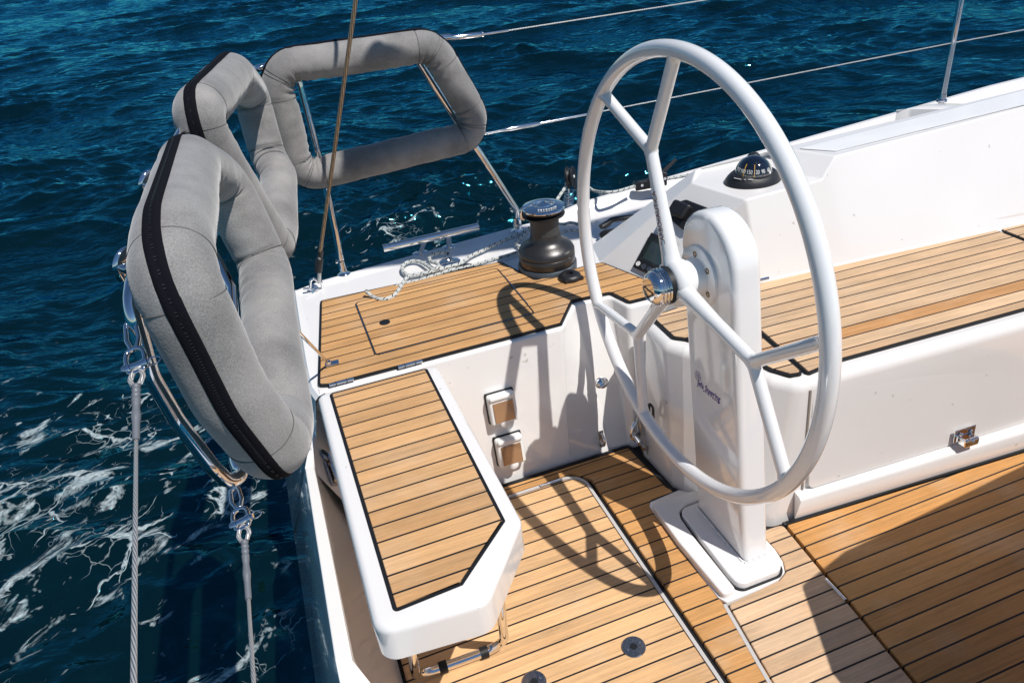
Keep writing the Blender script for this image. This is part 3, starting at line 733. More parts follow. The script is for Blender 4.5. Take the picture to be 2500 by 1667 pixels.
# bench teak and lid ----------------------------------------------------
def bench_y(x, off): return off + (x - 1.587) * math.tan(BANG)
bm = NB()
bt = [(1.060, 1.60), (1.06, 1.36), (1.087, 1.300), (1.128, 1.264), (1.148, 1.262), (1.148, 1.85 - .14), (1.06, 1.735)]
bt = rounded([(.948, 1.705), (.946, 1.570), (.972, 1.546), (1.062, 1.405), (1.086, 1.312), (1.112, 1.270), (1.151, 1.2605), (1.186, 1.712), (1.06, 1.716)], .014, 4)
slab(bm, bt, Z - .03, Z - .0005); obj('bench_trim', bm, RUB, yacht, smooth=False)
bm = NB(); slab(bm, inset_poly(bt, .007), Z - .01, Z + .0015); obj('bench_end_teak', bm, TEAK_BENCH, yacht, smooth=False)
bench = thing('bench_locker_lid', (1.7, 1.45, Z), 'long teak planked bench lid beside the wheel, one strake darker orange', 'bench lid')
bo = [(1.160, 1.264), (1.280, 1.274), (1.867, 1.243), (2.6, 1.208), (2.6, seat_y(2.6) + .004), (2.26, 1.650), (1.346, 1.722), (1.192, 1.738)]
bo1 = [(1.156, 1.256), (1.27, 1.268), (1.867, 1.240), (2.226, 1.222), (2.226, 1.652), (1.346, 1.724), (1.196, 1.735)]
bor = rounded(bo1, .008, 3)
bm = NB(); slab(bm, bor, Z - .03, Z - .0002); obj('lid_trim', bm, RUB, bench, smooth=False)
bm = NB(); slab(bm, inset_poly(bor, .006), Z - .01, Z + .0022, .001, rseg=1); obj('lid_teak', bm, TEAK_BENCH, bench, smooth=False)
lid2 = thing('bench_locker_lid', (3, 1.4, Z), 'second teak bench lid starting at the right edge of the photo', 'bench lid')
b2 = rounded([(2.236, 1.222), (4.4, 1.10), (4.4, 1.50), (2.236, 1.652)], .008, 3)
bm = NB(); slab(bm, b2, Z - .03, Z - .0002); obj('lid_trim', bm, RUB, lid2, smooth=False)
bm = NB(); slab(bm, inset_poly(b2, .006), Z - .01, Z + .0022, .001, rseg=1); obj('lid_teak', bm, TEAK_BENCH, lid2, smooth=False)
for (p, ang, ln, lb, lft) in ((k1(1365, 1310, z=Z + .006), BANG, .085, 'chrome hinge at the coaming foot above the bench teak, near the right edge', .004), (c5(1595, 1045, z=Z + .006), BANG, .05, 'small chrome hinge on white bench foot just right of the pedestal head', .004)):
    h = thing('hinge', p, lb, 'hinge', 'chrome hinges along the bench back')
    bm = NB(); d = Vector((math.cos(-.08), math.sin(-.08), 0)); tube(bm, [p - d * ln / 2, p + d * ln / 2], .0065, 14); obj('barrel', bm, STEEL, h)
    bm = NB(); box(bm, p + Vector((0, -.009, -.007)), (ln * .9, .02, .003), Matrix.Rotation(-.08, 3, 'Z')); obj('leaf', bm, STEEL, h, smooth=False)

# bench front locker panel ---------------------------------------------
def wallpt(x, z):
    """point on the bench front face"""
    yt = float(np.interp(x, [1.122, 1.95, 6.5], [1.234, 1.190, .985])); yb = float(np.interp(x, [1.06, 1.95, 6.5], [1.213, 1.155, .95])); q = (Z - .025 - z) / (Z - .005)
    return Vector((x, yt + (yb - yt) * q, z))
def panel():
    bm = NB(); xs = [1.150, 1.165, 1.9, 2.6, 3.3]; zs = [.085, .10, .25, .42]
    pts = []
    out = [(1.168, .098), (3.3, .098), (3.3, .424), (1.160, .424)]
    o = rounded(out, .02, 5); o = o
    front = [wallpt(a, b) + Vector((0, -.010 * (.43 - b) / .33 + .001, 0)) for a, b in o]; back = [wallpt(a, b) + Vector((0, .01, 0)) for a, b in o]
    n = len(o); inn = [wallpt(a, b) + Vector((0, -.017, 0)) for a, b in inset_poly(o, .005)]
    A = [bm.verts.new(p) for p in back]; B = [bm.verts.new(p) for p in front]
    for k in range(n): bm.faces.new((A[k], A[(k + 1) % n], B[(k + 1) % n], B[k]))
    c_ = [Vector((a, b, 0)) for a, b in o]
    for t in tessellate_polygon([c_]):
        bm.faces.new([B[i] for i in t])
    bmesh.ops.recalc_face_normals(bm, faces=bm.faces)
    return bm
obj('locker_front', panel(), GEL, yacht, smooth=False, bevel=.006, bseg=3)
gv = [wallpt(1.150 + .004 * t, .425 - .33 * t) + Vector((0, -.0005, 0)) for t in np.linspace(0, 1, 8)]
bm = NB(); tube(bm, gv, .0035, 8); obj('locker_seam', bm, simple('seam shadow gap', (.30, .26, .22), .6), yacht)
# ledge below the panel that catches the sun
def ledge():
    bm = NB(); rows = []
    for x in np.linspace(1.13, 4.0, 16):
        a = wallpt(x, .095); b = a + Vector((0, -.022, -.004)); c = a + Vector((0, -.030, -.014)); d = wallpt(x, 0.0) + Vector((0, -.010, 0)); rows.append([bm.verts.new(q) for q in (a, b, c, d)])
    for A, B in zip(rows, rows[1:]):
        for k in range(3): bm.faces.new((A[k], A[k + 1], B[k + 1], B[k]))
    bm.faces.new(rows[0]); bmesh.ops.recalc_face_normals(bm, faces=bm.faces)
    return bm
obj('locker_ledge', ledge(), GEL, yacht, angle=80)
lat = k8(880, 930, y=1.160)
lt = thing('locker_latch', lat, 'small polished latch at the foot of the bench locker front, right edge', 'latch')
xdir = Vector((.999, -.04, 0)); up_ = Vector((0, .09, .996)); mx = Matrix((xdir, Vector((.04, .996, -.09)), up_)).transposed()
bm = NB(); box(bm, lat + Vector((0, .012, .006)), (.074, .003, .042), mx); obj('plate', bm, STEEL, lt, smooth=False, bevel=.002)
bm = NB(); box(bm, lat + Vector((0, -.004, -.006)), (.050, .030, .026), mx); obj('body', bm, STEEL, lt, smooth=False, bevel=.005)
for dx_ in (-.018, .018):
    bm = NB(); lathe(bm, [(0, .006), (.004, .005), (.006, 0)], lat + Vector((dx_, .008, .012)), (0, -1, .2), 16); obj('screw', bm, STEEL, lt)
bm = NB(); tube(bm, [lat + Vector((-.012, -.010, .006)), lat + Vector((0, -.018, 0)), lat + Vector((.012, -.010, -.004))], .005, 10); obj('tongue', bm, STEEL, lt)

# ------------------------------------------------------------------ cockpit floor
def gap_x(y): return 1.092 + (y - 1.196) * .0766                      # joint between pale panel and forward floor
def floorslab(name, out, m, zt=0.0, r=.004, parent=yacht, rad=.006):
    o = rounded(out, rad, 4); bm = NB(); slab(bm, o, zt - .025, zt, r, rseg=2); return obj(name, bm, m, parent, smooth=False)
bm = NB(); ngon(bm, [(-.06, 1.75, -.012), (-.06, -1.2, -.012), (6.5, -1.2, -.012), (6.5, 1.3, -.012), (1.2, 1.3, -.012), (1.1, 1.75, -.012)]); obj('floor_pan', bm, RUB, yacht, smooth=False)
# border line round the aft sole
floorslab('sole_teak', [(-.015, 1.652), (.640, 1.652), (.686, 1.600), (.686, -1.1), (.760, -1.1), (.772, .80), (.792, 1.045), (.789, 1.386), (.807, 1.433), (.885, 1.440), (.868, 1.675), (.855, 1.684), (-.015, 1.692)], TEAK_SOLE, 0, rad=.004)
aft = thing('floor_hatch', (.33, .9, 0), 'large pale teak floor panel with grey metal edging, under the wheel shadow', 'hatch')
fh = [(-.012, -1.05), (.660, -1.05), (.660, 1.632), (-.012, 1.632)]
o_ = [(p.x, p.y) for p in fillet([Vector((a, b, 0)) for a, b in fh], [.002, .002, .055, .002], True, 8)]
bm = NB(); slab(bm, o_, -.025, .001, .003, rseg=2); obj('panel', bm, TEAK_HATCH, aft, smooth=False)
def edgetrim():
    bm = NB(); P = fillet([Vector((-.012, 1.6375, 0)), Vector((.6655, 1.6375, 0)), Vector((.6655, -1.05, 0))], [0, .06, 0], False, 10)
    ins = [(p + (Vector((.33, .9, 0)) - p).normalized() * 0) for p in P]; rows = []
    for i, p in enumerate(P):
        t = (P[min(i + 1, len(P) - 1)] - P[max(0, i - 1)]).normalized(); nn = Vector((t.y, -t.x, 0))
        rows.append([bm.verts.new(p + nn * a + Vector((0, 0, z_))) for a, z_ in ((.0045, -.015), (.0045, .0035), (-.0045, .0035), (-.0045, -.015))])
    for A, B in zip(rows, rows[1:]):
        for k in range(3): bm.faces.new((A[k], B[k], B[k + 1], A[k + 1]))
    bmesh.ops.recalc_face_normals(bm, faces=bm.faces); return bm
obj('edge_trim', edgetrim(), GREY, aft, smooth=False)
hg = c8(760, 1095, z=.004)
bm = NB(); tube(bm, [hg + Vector((-.035, .002, 0)), hg + Vector((.035, .002, 0))], .005, 12); obj('hinge', bm, STEEL, aft)
# forward floor and pale panel
pp_ = [(.800, 1.030), (.770, .800), (.735, .50), (.735, -1.0), (.93, -1.0), (gap_x(.0) - .004, .0), (gap_x(.687) - .004, .687), (gap_x(1.19) - .004, 1.195), (1.016, 1.205), (1.014, 1.12), (1.008, 1.090), (.992, 1.055), (.960, 1.040), (.900, 1.036)]
pale = thing('floor_hatch', (.95, .8, 0), 'bleached teak floor panel in front of the pedestal foot, partly in shade', 'hatch')
o_ = rounded(pp_, .012, 4)
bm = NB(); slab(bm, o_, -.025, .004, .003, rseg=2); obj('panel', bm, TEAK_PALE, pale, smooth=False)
def sideb():
    bm = NB(); L_ = [(.801, 1.036), (.771, .806), (.736, .50), (.736, -1.0)]
    for (a, b) in zip(L_, L_[1:]): bar(bm, a[0] - .008, a[1], b[0] - .008, b[1], .009, -.003, .008)
    return bm
obj('edge_trim', sideb(), GREY, pale, smooth=False)
fwd = thing('floor_hatch', (2.2, .3, 0), 'wide dark teak floor area in shade at the bottom right corner', 'hatch')
ff = rounded([(gap_x(1.196) + .005, 1.190), (gap_x(.687) + .005, .687), (gap_x(0) + .005, 0), (gap_x(-1) + .005, -1.05), (6, -1.05), (6, .86), (1.95, 1.134)], .006, 3)
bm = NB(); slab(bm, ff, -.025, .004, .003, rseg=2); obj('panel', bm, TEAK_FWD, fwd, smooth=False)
bm = NB(); g0 = crop(1800, 1200, 3.357)(725, 715, z=.006); g1 = crop(1800, 1200, 3.357)(888, 888, z=.006); tube(bm, [g0, g1], .0045, 10); obj('hinge', bm, STEEL, fwd)
# pedestal tray
bm = NB(); slab(bm, rounded([(.789, 1.418), (.800, 1.432), (.900, 1.440), (.945, 1.40), (1.012, 1.32), (1.014, 1.13), (1.0065, 1.088), (.990, 1.057), (.958, 1.0425), (.90, 1.038), (.800, 1.036), (.789, 1.060)], .006, 4), -.02, .0035, .002, rseg=2); obj('pedestal_tray', bm, GEL, yacht, angle=40)
bm = NB(); slab(bm, rounded([(.790, 1.404), (.896, 1.408), (.960, 1.400), (.990, 1.375), (.990, 1.362), (.880, 1.362), (.848, 1.348), (.838, 1.322), (.8345, 1.25), (.836, 1.050), (.796, 1.046), (.786, 1.25)], [.012, .02, .01, .004, .004, .02, .03, .02, .03, .012, .010, .05] and .012, 5), 0, .021, .005, rseg=3); obj('tray_rim', bm, GEL, yacht, angle=40)
for (q, lb) in ((kA(1360, 1485, z=.001), 'round blue grey metal floor fitting with two screws on the pale hatch'), (k9(2080, 1555, z=.001), 'round metal floor fitting cut by the bottom edge of the photo')):
    dr = thing('floor_fitting', q, lb, 'floor fitting', 'round floor fittings')
    bm = NB(); lathe(bm, [(.0295, 0), (.0295, .0022), (.028, .0035), (.009, .0035), (.008, .001), (0, .001)], q, seg=40); obj('plate', bm, STEELD, dr)
    for s in (-1, 1):
        bm = NB(); lathe(bm, [(.0035, 0), (.003, .0015), (0, .002)], q + Vector((s * .018, s * .004, .003)), seg=12); obj('screw', bm, STEEL, dr)
    bm = NB(); lathe(bm, [(.0085, 0), (.0085, .002), (0, .002)], q + Vector((0, 0, .0022)), seg=20); obj('hole', bm, RUB, dr)

# border caulking along walls on the floor
def caulkline(pts, wdt=.012, z=.0015):
    bm = NB(); P = [Vector((a, b, 0)) for a, b in pts]; rows = []
    for i, p in enumerate(P):
        t = (P[min(i + 1, len(P) - 1)] - P[max(0, i - 1)]).normalized(); nn = Vector((-t.y, t.x, 0)) * wdt / 2
        rows.append([bm.verts.new(p + nn + Vector((0, 0, z))), bm.verts.new(p - nn + Vector((0, 0, z)))])
    for A, B in zip(rows, rows[1:]): bm.faces.new((A[0], A[1], B[1], B[0]))
    r = bmesh.ops.extrude_face_region(bm, geom=bm.faces[:]); bmesh.ops.translate(bm, verts=[q for q in r['geom'] if isinstance(q, bmesh.types.BMVert)], vec=(0, 0, -.006))
    bmesh.ops.recalc_face_normals(bm, faces=bm.faces); return bm
cl = [(p.x, p.y) for p in fillet([Vector(q) for q in ((-.02, 1.698, 0), (.862, 1.689, 0), (.880, 1.47, 0), (.898, 1.437, 0), (.805, 1.434, 0), (.797, 1.415, 0))], [0, .010, .02, .006, .008, 0], False, 4)]
obj('floor_caulking', caulkline(cl), RUB, yacht, smooth=False)
obj('floor_caulking', caulkline([(gap_x(1.196) - .002, 1.196), (1.5, 1.174), (1.95, 1.142), (6, .868)], .012, .0055), RUB, yacht, smooth=False)

# simple starboard side, behind the camera (reflections and side views)
def starboard():
    bm = NB()
    def strip2(A, B): 
        a = [bm.verts.new(p) for p in A]; b = [bm.verts.new(p) for p in B]
        for k in range(len(a) - 1): bm.faces.new((a[k], a[k + 1], b[k + 1], b[k]))
    m_ = lambda y: 2 * YC - 1 * y
    xs = [-.04, .7, .95, 1.12, 2, 6.5]; yi = [m_(v) for v in (1.79, 1.79, 1.6, 1.25, 1.21, 1.0)]; yo = [m_(v) for v in (2.5, 2.55, 2.57, 2.58, 2.58, 2.5)]
    strip2([(x, y + .08, -.02) for x, y in zip(xs, yi)], [(x, y, .45) for x, y in zip(xs, yi)])
    strip2([(x, y, .45) for x, y in zip(xs, yi)], [(x, y, .46) for x, y in zip(xs, yo)])
    strip2([(x, y, .46) for x, y in zip(xs, yo)], [(x, y + .15, -.8) for x, y in zip(xs, yo)])
    strip2([(1.3, m_(1.72), .45), (6.5, m_(1.3), .45)], [(1.6, m_(1.83), .78), (6.5, m_(1.5), .84)])
    strip2([(1.6, m_(1.83), .78), (6.5, m_(1.5), .84)], [(1.6, m_(1.98), .78), (6.5, m_(1.7), .84)])
    strip2([(1.6, m_(1.98), .78), (6.5, m_(1.7), .84)], [(1.5, m_(2.1), .45), (6.5, m_(1.8), .55)])
    return bm
obj('starboard_side', starboard(), GEL, yacht, smooth=False)

# ================================================================== HELM SEAT
seat = thing('helm_seat', (.13, 1.36, .36), 'white moulded helm seat with teak slats and cut corner, hinged on the aft deck', 'seat')
so_ = [(p.x, p.y) for p in fillet([Vector(q) for q in ((-.046, 1.778, 0), (.298, 1.766, 0), (.3065, 1.095, 0), (.172, .922, 0), (-.042, .940, 0))], [.024, .024, .045, .045, .040], True, 8)]
bm = NB(); slab(bm, so_, .371, Z - .002, .016, rseg=7)
# round the underside a little
obj('seat_shell', bm, GEL, seat, angle=60)
st = [(-.010, 1.745), (.268, 1.742), (.272, 1.104), (.140, .982), (.002, .972)]
st = [(p.x, p.y) for p in fillet([Vector((a, b, 0)) for a, b in [(-.012, 1.762), (.266, 1.757), (.272, 1.104), (.140, .980), (.001, .972)]], [.012, .012, .004, .004, .010], True, 5)]
bm = NB(); slab(bm, st, Z - .02, Z - .0006); obj('seat_trim', bm, RUB, seat, smooth=False)
bm = NB(); slab(bm, inset_poly(st, .008), Z - .01, Z + .0012, .001, rseg=1); obj('seat_teak', bm, TEAK_SEAT, seat, smooth=False)
# U-shaped folding leg with two rubber feet
A0 = Vector((.028, 1.150, .012))
leg = fillet([k9(325, 1080, z=.28), k9(385, 1478, z=.014), k9(1660, 1015, z=.014), k9(1590, 380, z=.26), k9(1590, 380, z=.26) + Vector((.006, .02, .10))], [0, .050, .050, .02, 0], False, 12)
bm = NB(); tube(bm, leg, .0115, 20); sleg = obj('leg', bm, STEEL, seat)
fa_, fb_ = k9(385, 1478, z=.014), k9(1660, 1015, z=.014)
for x in (.30, .76):
    fq = fa_.lerp(fb_, x); fd = (fb_ - fa_).normalized() * .010; bm = NB(); tube(bm, [fq - fd, fq + fd], .0150, 16); obj('rubber_foot', bm, RUB, sleg)
bm = NB(); box(bm, (.14, 1.25, .352), (.22, .06, .02)); obj('leg_bracket', bm, STEELD, seat, smooth=False, bevel=.003)
for (pa, pb, lb) in ((c6(432, 1538, z=Z), c6(640, 1483, z=Z), 'chrome hinge between helm seat and aft deck, nearest the transom'), (c6(1018, 1386, z=Z), c6(1222, 1330, z=Z), 'chrome hinge between helm seat and aft deck, nearest the cockpit wall')):
    h = thing('hinge', (pa + pb) / 2, lb, 'hinge', 'chrome hinges of the helm seat')
    bm = NB(); tube(bm, [pa + Vector((0, 0, .002)), pb + Vector((0, 0, .002))], .0052, 14); obj('barrel', bm, STEEL, h)
    for t in (.28, .72):
        q = pa.lerp(pb, t); bm = NB(); tube(bm, [q + Vector((-.0012, 0, .002)), q + Vector((.0012, 0, .002))], .0058, 14); obj('knuckle_gap', bm, RUB, h)

# ================================================================== STEERING WHEEL + PEDESTAL
WC = Vector((.83293, 1.37502, .75473)); RW = .526
wheel = thing('steering_wheel', WC, 'large white yacht steering wheel with three forked spokes and chrome hub', 'steering wheel')
def wp(y, z, dx=0): return Vector((WC.x + dx, y, z))
bm = NB(); tube(bm, [wp(WC.y + RW * math.cos(t), WC.z + RW * math.sin(t)) for t in np.linspace(0, 2 * math.pi, 160, endpoint=False)], .0188, 28, closed=True, up=Vector((1, 0, 0))); obj('rim', bm, PAINT, wheel, angle=180)
def rimpt(y, z, r=RW):
    d = Vector((0, y - WC.y, z - WC.z)).normalized(); return WC + d * r
spk = [((1.498, 1.045), [(1.733, 1.118), (1.397, 1.259)]), ((1.566, .505), [(1.835, .468), (1.542, .238)]), ((1.063, .712), [(.886, .868), (.927, .500)])]
for i, (j, ends) in enumerate(spk):
    bm = NB(); J = wp(*j); dj = (J - WC).normalized(); hub = WC + dj * .035
    tube(bm, [hub, WC + dj * .07, WC.lerp(J, .55), J], lambda t: .0265 - .011 * min(1, t * 1.3), 20)
    for e in ends:
        E_ = rimpt(*e, r=RW - .004); tube(bm, [J - (E_ - J).normalized() * .012, J.lerp(E_, .5), J.lerp(E_, .93), E_], lambda t: .0150 if t < .8 else .0150 + (t - .8) * .02, 18)
    o = obj('spoke', bm, PAINT, wheel, angle=180)
    rm = o.modifiers.new('remesh', 'REMESH'); rm.mode = 'VOXEL'; rm.voxel_size = .0035; rm.use_smooth_shade = True
    sm = o.modifiers.new('smooth', 'SMOOTH'); sm.iterations = 5; sm.factor = .5
bm = NB(); lathe(bm, [(0, .022), (.044, .022), (.054, .018), (.060, .006), (.060, -.012), (.054, -.024), (0, -.024)], WC, (-1, 0, 0), 56); hubo = obj('hub', bm, PAINT, wheel, angle=50)
bm = NB(); lathe(bm, [(.0465, .018), (.0465, .034), (0, .034)], WC, (-1, 0, 0), 56); obj('hub_seal', bm, RUB, hubo, angle=50)
prof = []
for k in range(3):
    h0 = .030 + k * .0085; prof += [(.0405, h0), (.0445, h0 + .0012), (.0458, h0 + .0036), (.0445, h0 + .006), (.0410, h0 + .0072)]
prof += [(.0425, .056), (.0425, .058), (.0375, .067), (.029, .0735), (.0275, .0725), (0, .0735)]
bm = NB(); lathe(bm, prof, WC, (-1, 0, 0), 64); obj('hub_cap', bm, STEEL, hubo, angle=35)
text_obj('lettering', 'Jefa Steering', .0085, RUB, WC + Vector((-.0738, 0, 0)), (0, -1, 0), (0, 0, 1), wheel, lift=.0001, depth=.0006)
# lettering up the top spoke
J = wp(1.498, 1.045); d = (J - WC).normalized(); side = Vector((0, d.z, -d.y))
sn_ = (Vector((-1, 0, 0)) * .90 + Vector((0, -d.z, d.y)) * .44).normalized()
text_obj('lettering', 'CARBOnAUTiCA', .017, REDINK, WC + d * .157 + sn_ * .0192, d, sn_.cross(d), wheel, lift=.0002, width=.129)
sw = [WC + d * (.10 + .15 * t) + Vector((-.0195 - .002 * math.sin(t * 3.1), -.006 + .011 * math.cos(t * 3.1), 0)) for t in np.linspace(0, 1, 12)]

ped = thing('steering_pedestal', (.95, 1.23, 0), 'white slab shaped steering pedestal with rounded head, leaning outboard', 'pedestal')
def pedestal():
    bm = NB(); rows = []; x0, x1, r = .899, .978, .017
    # outline in the (y,z) plane, both side edges lean
    yl = lambda z: 1.335 + z * .166; yr = lambda z: 1.106 + z * .170
    zc = .805; cy = (yl(zc) + yr(zc)) / 2; rad = (yl(zc) - yr(zc)) / 2
    out = [(yr(z), z) for z in np.linspace(.024, zc, 14)]
    out += [(cy - rad * math.cos(a) + rad * .10 * math.sin(a), zc + rad * math.sin(a)) for a in np.linspace(0, math.pi, 25)][1:-1]
    out += [(yl(z), z) for z in np.linspace(zc, .024, 14)]
    P = [Vector((a, b, 0)) for a, b in out]; P = ccw(P)
    def ring(ins, x): return [bm.verts.new((x, p.x, p.y)) for p in (offset(P, ins) if ins > 1e-6 else P)]
    prof = [(r * (1 - math.sin(a)), x0 + r * (1 - math.cos(a))) for a in np.linspace(0, math.pi / 2, 6)] + [(r * (1 - math.cos(a)), x1 - r * (1 - math.sin(a))) for a in np.linspace(0, math.pi / 2, 6)]
    R = [ring(i, x) for i, x in prof]; n = len(P)
    for A, B in zip(R, R[1:]):
        for k in range(n): bm.faces.new((A[k], A[(k + 1) % n], B[(k + 1) % n], B[k]))
    for ring_ in (R[0], R[-1]):
        cs = [Vector((v.co.y, v.co.z, 0)) for v in ring_]
        for t in tessellate_polygon([cs]): bm.faces.new([ring_[i] for i in t])
    bmesh.ops.recalc_face_normals(bm, faces=bm.faces); return bm
obj('column', pedestal(), PAINT, ped, angle=45)
bm = NB(); slab(bm, rounded([(.846, 1.352), (.842, 1.10), (.846, 1.052), (.985, 1.052), (.990, 1.20), (.985, 1.352)], [.03] and .030, 8), -.005, .026, .004); obj('base_plate', bm, PAINT, ped, angle=40)
bm = NB(); slab(bm, rounded([(.841, 1.357), (.8365, 1.10), (.8405, 1.0465), (.991, 1.0465), (.996, 1.20), (.991, 1.357)], .034, 8), -.005, .0075, .0008); obj('base_seal', bm, RUB, ped, angle=40)
bm = NB()
for k in range(26):                                                  # weld bead round the foot
    pass
wl = [(.905, 1.117, .021), (.905, 1.347, .021)]
tube(bm, [Vector((.8975, 1.114 + .224 * t, .0265)) for t in np.linspace(0, 1, 90)], lambda t: .0030 + .0009 * math.sin(t * 260), 8)
tube(bm, [Vector((.900 + .070 * t, 1.1085, .0265)) for t in np.linspace(0, 1, 40)], lambda t: .0030 + .0009 * math.sin(t * 110), 8)
obj('weld_bead', bm, PAINT, ped)
FC = Vector((.906, 1.352, .750))
FC = Vector((.899, WC.y, WC.z))
bm = NB(); lathe(bm, [(0, .010), (.070, .010), (.0765, .007), (.078, 0)], FC, (-1, 0, 0), 64); flg = obj('flange', bm, PAINT, ped, angle=40)
bm = NB(); lathe(bm, [(.050, 0), (.050, .012), (.0485, .014), (.0470, .050), (.046, .060)], Vector((FC.x, WC.y, WC.z)), (-1, 0, 0), 48); obj('shaft_housing', bm, WPLAST, ped, angle=40)
for k in range(6):
    a = math.radians(61 * k + 20); q = FC + Vector((-.010, .058 * math.cos(a), .058 * math.sin(a)))
    bm = NB(); lathe(bm, [(.0075, 0), (.0075, .0012), (.0055, .002), (.004, .002), (.0035, -.001), (0, -.001)], q, (-1, 0, 0), 20); obj('bolt', bm, simple('brass bolt', (.30, .22, .13), .4, metal=.8) if k == 0 else bpy.data.materials['brass bolt'], flg)
# script on the side facing aft
tdir = Vector((0, -.107, .011)).normalized()
text_obj('lettering', 'Jefa Steering', .027, INK, Vector((.899, 1.3130, .4550)), tdir, Vector((0, tdir.z, -tdir.y)), ped, shear=.25, lift=.0006, width=.108)
text_obj('lettering', 'S Y S T E M S', .006, INK, Vector((.899, 1.300, .4440)), tdir, Vector((0, tdir.z, -tdir.y)), ped, lift=.0006, width=.070)
lc = Vector((.898, 1.362, .470))
bm = NB(); 
for r_ in (.013, .0045):
    tube(bm, [lc + Vector((-.0008, r_ * math.cos(t), r_ * math.sin(t))) for t in np.linspace(0, 6.283, 30, endpoint=False)], .0005, 5, closed=True)
for k in range(6):
    a = math.radians(60 * k); tube(bm, [lc + Vector((-.0008, .0045 * math.cos(a), .0045 * math.sin(a))), lc + Vector((-.0008, .013 * math.cos(a), .013 * math.sin(a)))], .0004, 5)
obj('wheel_emblem', bm, INK, ped)

# ================================================================== WINCH
WN = Vector((.812, 2.185, Z - .009))
winch = thing('winch', WN, 'black sheet winch with chrome top, on the aft deck behind the wheel', 'winch')
bm = NB(); lathe(bm, [(.102, 0), (.102, .022), (.099, .026), (0, .026)], WN, seg=64); obj('base_ring', bm, simple('bluish alloy', (.10, .12, .14), .45, metal=.6, bump=.2), winch, angle=40)
bm = NB(); lathe(bm, [(.094, .026), (.097, .030), (.097, .060), (.0965, .0605), (.0945, .0615), (.0945, .0625), (.0970, .0635), (.0965, .072), (.093, .080), (.084, .090), (.071, .098), (.060, .106), (.054, .116), (.0515, .127), (.0505, .136)], WN, seg=72); obj('drum_skirt', bm, BLK, winch, angle=50)
bm = NB(); lathe(bm, [(.0505, .136), (.0490, .150), (.0490, .190), (.0505, .198)], WN, seg=64); obj('drum', bm, GRIP, winch)
bm = NB(); lathe(bm, [(.0505, .190), (.060, .194), (.070, .199), (.071, .202), (.060, .205), (.052, .207), (.052, .212), (.068, .215), (.070, .219), (.068, .222), (.05, .223)], WN, seg=72); obj('self_tailer', bm, PLAST, winch, angle=35)
bm = NB(); lathe(bm, [(.071, .222), (.0725, .225), (.070, .229), (.040, .238), (.034, .237), (.032, .233), (.026, .233), (.024, .237), (.014, .239), (.010, .236), (0, .234)], WN, seg=72); obj('top_cap', bm, STEEL, winch, angle=30)
ta = k4(130, 230, z=.665); bm = NB(); P = [WN + Vector((-.058, .012, .232)), WN + Vector((-.072, .014, .226)), WN + Vector((-.074, .014, .200)), WN + Vector((-.066, .012, .192))]
tube(bm, spline(P, 5), .006, 12); obj('feeder_arm', bm, STEEL, winch)
bm = NB()
for k in range(8):
    a = math.radians(232 + k * 9.5); q = WN + Vector((.053 * math.cos(a), .053 * math.sin(a), .2365)); box(bm, q, (.0055, .0035 + .002 * (k % 2), .0012), Matrix.Rotation(a, 3, 'Z'))
obj('engraved_marks', bm, WINK, winch, smooth=False)

# ================================================================== COMPASS
cp0 = k3(1120, 735, z=.722); CP = Vector((cp0.x, cp0.y + .012, .722))
cmp_ = thing('compass', CP, 'black domed ship compass with white numerals, on the coaming behind the wheel rim', 'compass')
bm = NB()
def oval(cx, cy, a, b, z, n=56, ang=-.1): 
    return [bm.verts.new((cx + a * math.cos(t) * math.cos(ang) - b * math.sin(t) * math.sin(ang), cy + a * math.cos(t) * math.sin(ang) + b * math.sin(t) * math.cos(ang), z)) for t in np.linspace(0, 2 * math.pi, n, endpoint=False)]
ov = [(0.092, .072, 0), (.091, .071, .006), (.084, .064, .018), (.074, .056, .028), (.066, .052, .032), (.060, .052, .030)]
R_ = [oval(CP.x, CP.y, a, b, CP.z + z) for a, b, z in ov]
for A, B in zip(R_, R_[1:]):
    for k in range(56): bm.faces.new((A[k], A[(k + 1) % 56], B[(k + 1) % 56], B[k]))
bm.faces.new(R_[-1]); obj('housing', bm, PLAST, cmp_, angle=60)
RD = .057; DC = CP + Vector((0, 0, .024))
bm = NB(); lathe(bm, [(RD * math.cos(a), RD * math.sin(a)) for a in np.linspace(0, math.pi / 2, 20)], DC, seg=56); obj('dome', bm, GLASSY, cmp_, angle=180)
bm = NB(); lathe(bm, [(.0575, .0), (.0600, .003), (.0585, .007), (.0570, .007)], DC, seg=56); obj('dome_ring', bm, PLAST, cmp_)
nums = ['210', '180', '150', '120', '90', '60', '30']
va = math.atan2(-CP.y, -CP.x)
for i, s in enumerate(nums):
    a = va + math.radians(-58 + i * 23); el = math.radians(22); r_ = RD + .0006
    n_ = Vector((math.cos(a) * math.cos(el), math.sin(a) * math.cos(el), math.sin(el))); xd = Vector((-math.sin(a), math.cos(a), 0)); yd = n_.cross(xd)
    text_obj('numeral', s, .0175, WINK, DC + n_ * r_, xd, yd, cmp_, lift=.0001, sx=.70)
bm = NB()
for i in range(72):
    a = 2 * math.pi * i / 72; el = math.radians(9); n_ = Vector((math.cos(a) * math.cos(el), math.sin(a) * math.cos(el), math.sin(el))); L_ = .0055 if i % 3 == 0 else .0035
    up3 = Vector((-math.cos(a) * math.sin(el), -math.sin(a) * math.sin(el), math.cos(el))); xd = Vector((-math.sin(a), math.cos(a), 0)); box(bm, DC + n_ * (RD + .0003), (.0009, .0006, L_), Matrix((xd, n_, up3)).transposed())
obj('scale_ticks', bm, WINK, cmp_, smooth=False)
